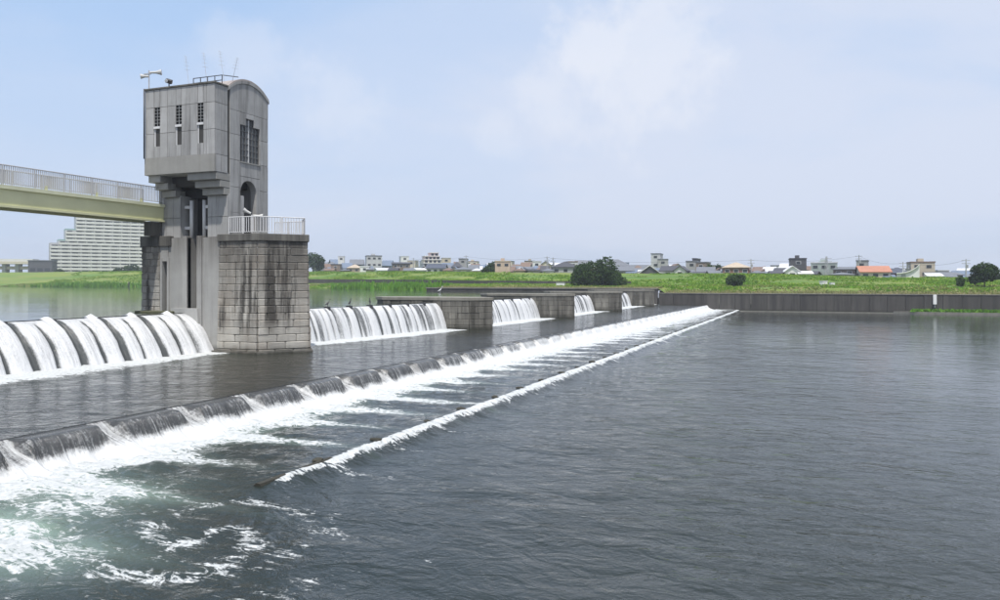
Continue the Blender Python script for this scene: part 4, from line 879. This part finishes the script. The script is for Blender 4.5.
def house(px, wpx, top, depth_o, kind, wc, rc, note='', rot=None, storeys=2, dep=7.0, cat='house', balc=False):
    p, t = on_bank(px, depth_o); W = wpx * t / F; ztop = zof(top, t); z0 = p.z; H = ztop - z0
    rz = math.atan2(-p.x, p.y) if rot is None else rot; rz += 0 if rot is not None else random.uniform(-.22, .22)
    kinds = {'gable': 'gabled', 'cross': 'front-gabled', 'hip': 'hip-roofed', 'flat': 'flat-roofed', 'shed': 'low-pitched'}
    nm = {'gable': 'gabled_house', 'cross': 'gabled_house', 'hip': 'hip_roof_house', 'flat': 'flat_roof_building', 'shed': 'low_building'}[kind]
    roofword = ' with %s roof edge' % rc if kind == 'flat' else ' with %s roof' % rc
    lab = f'{wc} {kinds[kind]} {cat}{roofword} {note}'.strip()
    e = empty(nm, p, rz); tag(e, lab, cat, 'houses behind the levee'); used[lab] = used.get(lab, 0) + 1
    hw, hd = W / 2, dep / 2; wm, rm = wallm(wc), roofm(rc); ov = 0.35
    rh = {'gable': min(2.2, H * .35), 'cross': min(2.6, W * .36), 'hip': min(2.0, H * .3), 'flat': 0.0, 'shed': 0.7}[kind]; wz = H - rh
    if kind == 'cross':
        MB().extrude([(-hw, -.5), (hw, -.5), (hw, wz), (0, H - .12), (-hw, wz)], 'y', -hd, hd).build('wall', wm, e, local=True)
        for s in (-1, 1):
            k_ = rh / hw
            MB().extrude([(0, H + .02), (s * (hw + ov), wz - ov * k_ + .02), (s * (hw + ov), wz - ov * k_ - .16), (0, H - .16)], 'y', -hd - ov, hd + ov).build('roof_slope', rm, e, local=True)
    else:
        MB().box(-hw, hw, -hd, hd, -.5, wz).build('wall', wm, e, local=True)
        if kind == 'gable':
            MB().extrude([(-hd, wz), (hd, wz), (0, H - .1)], 'x', -hw, hw).build('gable_wall', wm, e, local=True)
            for s in (-1, 1):
                k_ = rh / hd
                MB().extrude([(0, H + .02), (s * (hd + ov), wz - ov * k_ + .04), (s * (hd + ov), wz - ov * k_ - .14), (0, H - .16)], 'x', -hw - ov, hw + ov).build('roof_slope', rm, e, local=True)
        elif kind == 'hip':
            a, b_ = hw + ov, hd + ov; rr_ = max(.3, a - b_)
            MB().add([(-a, -b_, wz), (a, -b_, wz), (a, b_, wz), (-a, b_, wz), (-rr_, 0, H), (rr_, 0, H)], [(0, 1, 5, 4), (1, 2, 5), (2, 3, 4, 5), (3, 0, 4), (3, 2, 1, 0)]).build('roof', rm, e, local=True)
            MB().box(-a, a, -b_, b_, wz - .15, wz - .005).build('eaves', rm, e, local=True)
        elif kind == 'shed':
            MB().add([(-hw - ov, -hd - ov, wz), (hw + ov, -hd - ov, wz), (hw + ov, hd + ov, H), (-hw - ov, hd + ov, H), (-hw - ov, -hd - ov, wz - .2), (hw + ov, -hd - ov, wz - .2), (hw + ov, hd + ov, wz - .2), (-hw - ov, hd + ov, wz - .2)],
                     [(0, 1, 2, 3), (4, 7, 6, 5), (0, 4, 5, 1), (1, 5, 6, 2), (2, 6, 7, 3), (3, 7, 4, 0)]).build('roof', rm, e, local=True)
        else:
            MB().box(-hw - .12, hw + .12, -hd - .12, hd + .12, wz, wz + .3).build('parapet', rm, e, local=True)
            if W > 4: MB().box(-hw * .3, hw * .2, -1, 1.2, wz + .302, wz + 1.1).build('roof_box', wm, e, local=True)
    # windows by storey, on the river front and both ends
    z = wz - 1.55; ns = 0
    while z > -.2 and ns < 6:
        nw = max(1, int(W / 2.1))
        for k in range(nw):
            xc = -hw + W * (k + .5) / nw; ww = min(.62, W / nw * .3)
            f_ = MB().box(xc - ww, xc + ww, -hd - .05, -hd + .02, z + .15, z + 1.0).build('window', m_white if wc in ('brown', 'dark grey', 'red brick') else m_grey, e, local=True)
            MB().box(xc - ww + .07, xc + ww - .07, -hd - .075, -hd - .045, z + .21, z + .94).build('pane', m_glass, f_, local=True)
        if balc:
            MB().box(-hw * .95, hw * .95, -hd - 1.0, -hd - .08, z - .95, z - .1).build('balcony', wm, e, local=True)
        for s in (-1, 1): MB().box(s * hw - .04, s * hw + .04, -.6, .6, z, z + 1.1).build('side_window', m_glass, e, local=True)
        z -= 2.75; ns += 1
    return e, p, t, H, W
# photo column, width, top row, metres behind the water edge, shape, walls, roof, note
rows = [
 (317.5, 8, 258, 60, 'shed', 'white', 'light', 'in front of the tall dark tree'),
 (325, 10, 264, 62, 'gable', 'beige', 'brown', 'next to the dark trees'),
 (332, 9, 262, 70, 'hip', 'pale grey', 'slate', 'next to the white tower house'),
 (336.5, 9, 265, 58, 'flat', 'brown', 'dark', 'before the white tower house'),
 (341.5, 6, 257, 75, 'flat', 'white', 'light', 'tall and narrow, beside the tan house'),
 (347, 9, 263, 66, 'gable', 'blue-grey', 'blue', 'behind the tan house'),
 (357, 13, 259.5, 85, 'gable', 'blue-grey', 'slate', 'with a long ridge behind the tan house'),
 (355, 12, 264.5, 57, 'hip', 'tan', 'sandy', 'at the levee'),
 (365.5, 9, 267, 54, 'flat', 'white', 'white', 'small, beside the tan house'),
 (373.5, 15, 256.5, 72, 'flat', 'pale grey', 'dark', 'tall, behind the small white one'),
 (383, 14, 268, 53, 'gable', 'white', 'light', 'low at the levee below the tall pale grey block'),
 (388, 9, 260.5, 80, 'gable', 'blue-grey', 'blue', 'beside the tall pale grey block'),
 (401, 17, 262, 58, 'shed', 'brown', 'dark', 'wide, with a white block behind it'),
 (404, 8, 257, 95, 'flat', 'white', 'light', 'behind the wide brown one'),
 (413, 8, 261, 74, 'flat', 'cream', 'light', 'left of the terraced pink and white block'),
 (422, 12, 268, 53, 'shed', 'white', 'white', 'low shed before the terraced block'),
 (437, 18, 264, 55, 'gable', 'white', 'navy', 'wide, before the terraced block'),
 (446, 9, 258.5, 88, 'flat', 'beige', 'light', 'right of the terraced block'),
 (457, 10, 262, 66, 'hip', 'grey', 'dark', 'beside the cream house at the levee'),
 (463, 18, 267, 54, 'hip', 'cream', 'slate', 'wide, at the levee under a utility pole'),
 (463.5, 8, 259.5, 82, 'flat', 'grey', 'dark', 'behind the wide cream one'),
 (474, 9, 265, 60, 'gable', 'pale grey', 'slate', 'beside the wide cream one'),
 (481, 12, 265, 72, 'gable', 'blue-grey', 'blue', 'beside the dark tree'),
 (503, 15, 262, 56, 'flat', 'peach', 'sandy', 'at the levee'),
 (515, 12, 266, 70, 'gable', 'blue-grey', 'slate', 'right of the peach one'),
 (526, 14, 266.5, 62, 'shed', 'grey-green', 'slate', 'long, right of the peach one'),
 (537, 8, 262, 88, 'flat', 'white', 'light', 'far back beside a utility pole'),
 (541, 11, 265, 66, 'hip', 'brown', 'brown', 'beside the long dark-roofed hall'),
 (565, 27, 262, 58, 'hip', 'grey', 'dark', 'long hall left of the large tree'),
 (587, 14, 262, 74, 'gable', 'pale grey', 'slate', 'half hidden by the large tree'),
 (614, 32, 259.5, 70, 'hip', 'pale grey', 'slate', 'large hall behind the large tree'),
 (624, 16, 266, 56, 'gable', 'grey', 'slate', 'low, before the large hall'),
 (638, 9, 268, 62, 'gable', 'white', 'slate', 'small, right of the large hall'),
 (650, 20, 265.5, 54, 'cross', 'dark grey', 'white', 'with broad white-edged gable at the levee'),
 (657, 9, 254.5, 110, 'flat', 'pale grey', 'slate', 'tall, with roof tower behind gables'),
 (663, 10, 260, 105, 'flat', 'grey', 'slate', 'beside the block with a roof tower'),
 (670, 15, 266, 56, 'gable', 'white', 'dark', 'between the two front gables'),
 (682, 11, 266, 54, 'cross', 'white', 'dark', 'cottage with a dark window in the gable'),
 (692, 11, 262, 82, 'flat', 'grey', 'slate', 'behind the white cottage'),
 (696.5, 4, 259.5, 84, 'flat', 'dark grey', 'dark', 'slim stair tower on the grey block'),
 (706, 16, 267, 58, 'gable', 'pale grey', 'slate', 'left of the brick building'),
 (736, 25, 262.5, 56, 'hip', 'red brick', 'sandy', 'two storeys above the round bush'),
 (763, 22, 271.5, 54, 'shed', 'grey-green', 'slate', 'long low shed right of the brick building'),
 (797.5, 15, 259.5, 66, 'flat', 'dark grey', 'dark', 'tall, behind the white cottage'),
 (783, 14, 268, 60, 'gable', 'grey', 'dark', 'lean-to beside the tall dark block'),
 (791, 14, 266, 53, 'cross', 'white', 'white', 'cottage before the tall dark block'),
 (804, 12, 271, 52, 'gable', 'white', 'white', 'small annexe of the white cottage'),
 (824, 24, 263.5, 64, 'flat', 'grey-green', 'light', 'beside the lattice pylon'),
 (847, 20, 266.5, 60, 'shed', 'brown', 'slate', 'left of the orange-roofed house'),
 (842, 22, 272.5, 52, 'hip', 'cream', 'slate', 'low at the levee left of the orange roof'),
 (862.5, 10, 261.5, 80, 'flat', 'grey', 'slate', 'small tower behind the orange roof'),
 (872.5, 27, 266, 55, 'gable', 'cream', 'orange', 'wide, at the levee'),
 (897, 20, 267.5, 62, 'hip', 'red brick', 'navy', 'right of the orange roof'),
 (920.5, 21, 263, 66, 'flat', 'beige', 'brown', 'behind the white curved roof'),
 (943, 28, 272, 58, 'shed', 'dark grey', 'slate', 'long, right of the white curved roof'),
 (934, 12, 273, 53, 'shed', 'white', 'white', 'low white annexe before the long dark building'),
 (962, 16, 271, 64, 'gable', 'blue-grey', 'blue', 'left of the dark round-crowned tree'),
 (998, 10, 272, 60, 'gable', 'white', 'slate', 'right of the dark round-crowned tree'),
]
for r_ in rows:
    px, wpx, top, o_, kd, wc, rc, note = r_
    house(px, wpx, top, o_, kd, wc, rc, note, cat='building' if kd in ('flat', 'shed') else 'house')
# scattered far roofs filling the skyline behind
rs_ = np.random.RandomState(5)
fill = []
for px in np.arange(322, 1004, 6.5):
    wc = rs_.choice(['white', 'pale grey', 'blue-grey', 'beige', 'grey', 'cream', 'brown']); rc = rs_.choice(['slate', 'blue', 'brown', 'light', 'dark'])
    kd = rs_.choice(['gable', 'gable', 'cross', 'hip', 'flat'])
    base = 265 if px < 560 else 267 if px < 700 else 269.5 if px < 880 else 272.5
    house(px + rs_.uniform(-3, 3), rs_.uniform(7, 12), base - rs_.uniform(0, 3.5) - (rs_.rand() < .1) * 3, rs_.uniform(72, 140), kd, str(wc), str(rc), 'in the back rows of the town', cat='building' if kd == 'flat' else 'house')
for px, wc, rc in ((330, 'cream', 'brown'), (345, 'brown', 'slate'), (371, 'beige', 'slate'), (394, 'grey', 'dark'), (410, 'white', 'slate'), (449, 'beige', 'brown'), (477, 'cream', 'light'), (519, 'beige', 'brown'), (533, 'grey', 'dark'), (549, 'white', 'slate'), (632, 'cream', 'blue'), (645, 'grey', 'slate'),
                   (700, 'cream', 'dark'), (714, 'white', 'slate'), (757, 'beige', 'slate'), (776, 'blue-grey', 'dark'), (812, 'brown', 'dark'), (888, 'beige', 'blue'), (950, 'white', 'slate'), (974, 'cream', 'slate')):
    base = 269 if px < 560 else 270 if px < 700 else 272 if px < 880 else 275
    house(px, rs_.uniform(8, 12), base - rs_.uniform(0, 1.5), 52 + rs_.uniform(0, 3), 'hip' if px % 2 else 'gable', wc, rc, 'low on the back edge of the levee', dep=5)

for k, px in enumerate(np.arange(324, 770, 8.2)):
    if 572 < px < 630: continue
    wc = ['white', 'beige', 'blue-grey', 'cream', 'brown', 'pale grey', 'tan'][k * 5 % 7]; rc = ['slate', 'dark', 'light', 'blue', 'brown'][k * 3 % 5]; kd = ['cross', 'gable', 'hip', 'shed'][k * 7 % 4]
    base = 268 if px < 560 else 270
    house(px + rs_.uniform(-2, 2), rs_.uniform(5, 9), base - rs_.uniform(0, 3.0), rs_.uniform(55, 68), kd, wc, rc, 'squeezed between its neighbours along the levee', dep=5, cat='building' if kd == 'shed' else 'house')

# terraced pink and white block
p, t = on_bank(431, 64); e = empty('terraced_block', p, math.atan2(-p.x, p.y) + .15); tag(e, 'terraced white and pink apartment block with stepped balconies', 'building')
s_ = t / F
for k, (x0, x1, yt, c_) in enumerate(((-9, 9, 263, 'white'), (-8, 9, 259.5, 'cream'), (-7, 8, 256, 'pink'), (-1, 7, 252.5, 'pink'))):
    zt = zof(yt, t) - p.z; zb_ = -.5 if k == 0 else zof((263, 259.5, 256, 252.5)[k - 1], t) - p.z + .005
    MB().box(x0 * s_, x1 * s_, -4 + k * .9, 5, zb_, zt).build('storey', wallm(c_), e, local=True)
    MB().box(x0 * s_ - .25, x1 * s_ + .25, -4.3 + k * .9, 5.2, zt - .25, zt + .004 - .02).build('balcony_band', wallm('white'), e, local=True)
    n_ = 4 if k < 3 else 2
    for q in range(n_):
        xc = (x0 + (x1 - x0) * (q + .5) / n_) * s_; wd = MB().box(xc - .6, xc + .6, -4.06 + k * .9, -3.95 + k * .9, zt - 1.5, zt - .4).build('window', m_grey, e, local=True)
        MB().box(xc - .52, xc + .52, -4.08 + k * .9, -4.055 + k * .9, zt - 1.42, zt - .48).build('pane', m_glass, wd, local=True)
# white curved roof shed
p, t = on_bank(908, 54); e = empty('curved_roof_shed', p, math.atan2(-p.x, p.y)); tag(e, 'white shed with a low swooping curved roof at the levee', 'shed')
s_ = t / F; zt = zof(273, t) - p.z
pr = [(-10 * s_ + 20 * s_ * i / 12, zt + (0.9 * (i / 12) ** 2 + .15) * 2.0 * (i / 12)) for i in range(13)]
MB().extrude([(-10 * s_, -.5), (10 * s_, -.5)] + [(x, z - .2) for x, z in pr[::-1]], 'y', -3, 3).build('wall', wallm('white'), e, local=True)
MB().extrude(pr + [(x, z - .2) for x, z in pr[::-1]], 'y', -3.4, 3.4).build('roof', m_white, e, local=True)
MB().box(-6 * s_, -2 * s_, -3.05, -2.95, .2, zt - .3).build('shutter', m_grey, e, local=True)
# green dome house by the pylon
p, t = on_bank(823, 66); e = empty('rooftop_dome', (p.x, p.y, zof(263.5, t) + .05)); tag(e, 'pale green glass dome on the grey-green building roof', 'dome')
bm = bmesh.new(); bmesh.ops.create_uvsphere(bm, u_segments=16, v_segments=10, radius=8 * t / F * .6); bmesh.ops.delete(bm, geom=[v for v in bm.verts if v.co.z < -.3], context='VERTS')
for v in bm.verts: v.co.z *= .7
me = bpy.data.meshes.new('dome_shell'); bm.to_mesh(me); bm.free(); me.materials.append(plain('dome_green', (0.35, 0.45, 0.42), .3)); o = bpy.data.objects.new('dome_shell', me); C.objects.link(o); o.parent = e
# utility poles and the pylon
plab = {}
def upole(px, top, o_, lab):
    p, t = on_bank(px, o_); h = zof(top, t) - p.z; e = empty('utility_pole', p, random.uniform(-.3, .3)); tag(e, lab, 'pole', 'utility poles in the town')
    MB().tube((0, 0, -.3), (0, 0, h), .17, .11, 8).build('pole', m_grey, e, local=True)
    for k in (0.35, 1.1): MB().box(-.9, .9, -.05, .05, h - k - .06, h - k + .06).build('cross_arm', m_grey, e, local=True)
    MB().tube((.28, 0, h - 2.2), (.28, 0, h - 1.4), .2, n=8).build('transformer', m_grey, e, local=True); v = Vector((p.x, p.y, p.z + h - .3)); plab[round(p.x, 2)] = lab.replace('utility pole ', ''); return v
tops = [upole(466, 255.5, 56, 'utility pole over the wide cream house'), upole(547, 256.5, 56, 'utility pole left of the long dark-roofed hall'), upole(553, 257.5, 58, 'utility pole at the corner of the long hall'),
        upole(751, 259, 54, 'utility pole right of the brick building'), upole(966, 259, 52, 'utility pole beside the dark round-crowned tree'), upole(413.5, 258, 54, 'utility pole left of the terraced block'),
        upole(859, 255, 74, 'thin mast over the small tower behind the orange roof'), upole(903, 262, 54, 'utility pole left of the white curved roof')]
wires = sorted(tops, key=lambda v: v.x)
for a, b in zip(wires[:-1], wires[1:]):
    mb = MB(); n_ = 8; pts_ = [a.lerp(b, i / n_) - Vector((0, 0, 4 * .9 * (i / n_) * (1 - i / n_))) for i in range(n_ + 1)]
    for q0, q1 in zip(pts_[:-1], pts_[1:]): mb.tube(q0, q1, .022, n=3)
    o = mb.build('power_line', m_dark); tag(o, 'power line starting at the pole ' + plab[round(a.x, 2)], 'cable', 'power lines')
p, t = on_bank(826.5, 55); h = zof(256.5, t) - p.z; e = empty('lattice_pylon', p, .4); tag(e, 'grey lattice pylon with short arms beside the domed building', 'pylon')
for sx_ in (-1, 1):
    for sy_ in (-1, 1): MB().tube((sx_ * .55, sy_ * .55, -.3), (sx_ * .12, sy_ * .12, h), .05, n=5).build('leg', m_grey, e, local=True)
mb = MB()
for k in range(7):
    f0, f1 = k / 7, (k + 1) / 7; a0, a1 = .55 - .43 * f0, .55 - .43 * f1
    mb.tube((-a0, -a0, h * f0), (a1, -a1, h * f1), .03, n=4); mb.tube((a0, -a0, h * f0), (-a1, -a1, h * f1), .03, n=4); mb.tube((-a0, a0, h * f0), (a1, a1, h * f1), .03, n=4)
mb.build('bracing', m_grey, e, local=True)
for k in (.92, .8): MB().box(-1.4, 1.4, -.05, .05, h * k - .05, h * k + .05).build('cross_arm', m_grey, e, local=True)
# white block on the bank, two parked white vans
p, t = on_bank(561, 12); e = empty('concrete_hut', p, .1); tag(e, 'small white concrete box on the grass left of the large tree', 'hut')
MB().box(-1.0, 1.0, -.7, .7, -.3, .85).build('wall', m_white, e, local=True, bevel=.03); MB().box(-1.1, 1.1, -.8, .8, .852, 1.0).build('lid', m_capstone, e, local=True)
for px, o_, w_, lab in ((823.5, 22, .75, 'larger white equipment box on the grass below the domed building'), (832, 20, .5, 'smaller white equipment box on the grass below the lattice pylon')):
    p, t = on_bank(px, o_); e = empty('equipment_box', p, .1 + w_); tag(e, lab, 'box')
    MB().box(-w_, w_, -w_ * .6, w_ * .6, -.2, w_ * 1.1).build('body', m_white, e, local=True, bevel=.04); MB().box(-w_ * 1.08, w_ * 1.08, -w_ * .7, w_ * .7, w_ * 1.1 + .002, w_ * 1.25).build('lid', m_rail, e, local=True)
    MB().box(-w_ * .8, w_ * .1, -w_ * .6 - .03, -w_ * .6 - .003, .1, w_).build('door', m_rail, e, local=True)

# ------------------------------------------------------------------ stepped apartment block and elevated road upstream
t = 500.0; p = at_t(100, t); p.z = 9.0; rz = math.atan2(-p.x, p.y) + .12
apt = empty('apartment_block', p, rz); tag(apt, 'large pale stepped apartment block with rows of balconies', 'building')
s_ = t / F; zt = zof(217, t) - 9; nfl = 17; fh = zt / nfl
steps = [(-43, nfl - 8), (-36, nfl - 6.6), (-30, nfl - 4), (-21, nfl)]
def left_of(fl):
    for x, n_ in steps:
        if fl < round(n_): return x
    return -21
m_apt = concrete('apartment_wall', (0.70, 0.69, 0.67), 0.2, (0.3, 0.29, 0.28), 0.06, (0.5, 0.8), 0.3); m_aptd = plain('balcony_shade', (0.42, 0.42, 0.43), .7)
for fl in range(nfl):
    xl_ = left_of(fl) * s_; xr_ = 44 * s_; z = fl * fh
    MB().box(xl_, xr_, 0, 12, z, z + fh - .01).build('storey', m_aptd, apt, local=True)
    nbay = int((xr_ - xl_) / 5.2)
    for k in range(nbay):
        a = xl_ + (xr_ - xl_) * k / nbay; b_ = xl_ + (xr_ - xl_) * (k + 1) / nbay
        MB().box(a + .12, b_ - .12, -1.4, -1.2, z - .1, z + 1.15).build('balcony', m_apt, apt, local=True)
        MB().box(a - .14, a + .14, -1.48, -.01, z, z + fh - .24).build('party_wall', m_apt, apt, local=True)
        MB().box(a + .9, b_ - 1.6, -.06, .02, z + .1, z + 1.9).build('window', m_glass, apt, local=True)
    MB().box(xl_ - .1, xr_ + .1, -1.38, 0, z - .22, z - .105).build('floor_slab', m_apt, apt, local=True)
MB().box(44 * s_ + .02, 49 * s_, -.5, 12.5, 0, zt - 2).build('stair_tower', m_apt, apt, local=True)
for k, (x, n_) in enumerate(steps[:-1]):
    MB().box(x * s_, steps[k + 1][0] * s_ - .02, .5, 11.5, round(n_) * fh, round(n_) * fh + .9).build('terrace_roof', plain('terrace_green', (.22, .36, .33), .6) if k else m_aptd, apt, local=True)
MB().box(-21 * s_ - .2, 44 * s_ + .2, -1.4, 12.2, zt, zt + .5).build('parapet', m_apt, apt, local=True)
t = 470.0; a = at_t(-70, t); b = at_t(49, t + 12); d = (b - a); L_ = d.length; rz = math.atan2(d.y, d.x)
vd = empty('elevated_road', (a.x, a.y, 9), rz); tag(vd, 'pale elevated road deck on piers beyond the far bank', 'viaduct')
zt = zof(258.5, t) - 9; MB().box(0, L_ * .86, 0, 10, zt - 1.6, zt).build('parapet', m_apt, vd, local=True); MB().box(0, L_ * .86, -.4, 10.4, zt - 3.2, zt - 1.62).build('deck_girder', wallm('cream'), vd, local=True)
for k in range(9): MB().box(L_ * k / 9 + 2, L_ * k / 9 + 4, 2, 8, -2, zt - 3.21).build('pier', wallm('grey'), vd, local=True)
MB().box(0, L_, 3, 9, zt - 6.5, zt - 4.6).build('lower_deck', wallm('beige'), vd, local=True)
p = at_t(40, 455); p.z = 9; e = empty('dark_shed', p, rz); tag(e, 'dark low building between the elevated road and the apartment block', 'building')
MB().box(-6.5, 6.5, 0, 8, -1, zof(261, 455) - 9).build('wall', wallm('dark grey'), e, local=True)
for k in range(3): MB().box(-5.5 + 4 * k, -2.5 + 4 * k, -.06, 0, 3, 5).build('window', m_glass, e, local=True)
MB().box(-6.8, 6.8, -.3, 8.3, zof(261, 455) - 8.998, zof(261, 455) - 8.5).build('roof', roofm('slate'), e, local=True)

# ------------------------------------------------------------------ birds and a marker post
def bird(x, y, z, rz, mat, lab, s=1.0, nm='cormorant'):
    bm = bmesh.new(); prof_ = [(-.30, .05, .02), (-.2, .10, .05), (-.05, .19, .10), (.08, .27, .11), (.17, .40, .07), (.20, .52, .045), (.22, .62, .05), (.27, .65, .04), (.36, .64, .012)]
    rings = []
    for px_, pz_, r_ in prof_:
        rings.append([bm.verts.new((px_ * s + (0 if k % 2 else 0), math.cos(k * math.pi / 3) * r_ * s, pz_ * s + math.sin(k * math.pi / 3) * r_ * s)) for k in range(6)])
    for a, b in zip(rings[:-1], rings[1:]):
        for k in range(6): bm.faces.new((a[k], a[(k + 1) % 6], b[(k + 1) % 6], b[k]))
    bm.faces.new(rings[0][::-1]); bm.faces.new(rings[-1])
    for sd_ in (-.05, .05):
        q = [bm.verts.new((.03 * s + a_, sd_ * s + b_, c_)) for c_ in (-.12 * s, .15 * s) for a_, b_ in ((-.015, 0), (.015, .01), (.0, -.015))]
        for k in range(3): bm.faces.new((q[k], q[(k + 1) % 3], q[3 + (k + 1) % 3], q[3 + k]))
    me = bpy.data.meshes.new(nm); bm.to_mesh(me); bm.free(); me.materials.append(mat); o = bpy.data.objects.new(nm, me); C.objects.link(o); o.location = (x, y, z + .12 * s); o.rotation_euler = (0, 0, rz); tag(o, lab, 'bird', 'birds on the gate splitters' if mat is m_bird else None)
u0, u1 = u_bay(1)
for k in (3, 4, 5):
    uu = u0 + 1.3 + 2.75 * (k - 1); bird(float(Xg(uu)), uu, 3.84, -1.2 + k * .7, m_bird, 'black waterbird perched on a splitter of the gate beside the tower pier', 0.75)
pb = at_t(440, 150); bird(pb.x, pb.y, ZU - .05, 0.4, m_white, 'white wading bird standing in the upper pool', 1.6, 'egret')
p = at_t(129, 300); o = MB().tube((p.x, p.y, 1), (p.x, p.y, ZU + 1.9), .22, n=8); o.tube((p.x, p.y, ZU + 1.9), (p.x, p.y, ZU + 2.2), .28, .1, 8); tag(o.build('marker_post', m_dark), 'dark marker post standing in the upper pool', 'post')

# ------------------------------------------------------------------ haze
hz_ = MB().box(-1650, 480, -150, 3000, -4.2, 60).build('haze', m_white); hm = bpy.data.materials.new('haze_air'); hm.use_nodes = True; hn = hm.node_tree; hn.nodes.clear()
pv = hn.nodes.new('ShaderNodeVolumePrincipled'); pv.inputs['Color'].default_value = (0.86, 0.92, 1.0, 1); pv.inputs['Density'].default_value = 0.00038; pv.inputs['Anisotropy'].default_value = 0.2
ho = hn.nodes.new('ShaderNodeOutputMaterial'); hn.links.new(pv.outputs[0], ho.inputs['Volume']); hz_.data.materials.clear(); hz_.data.materials.append(hm)
tag(hz_, 'thin pale summer haze over the river and town', kind='stuff')
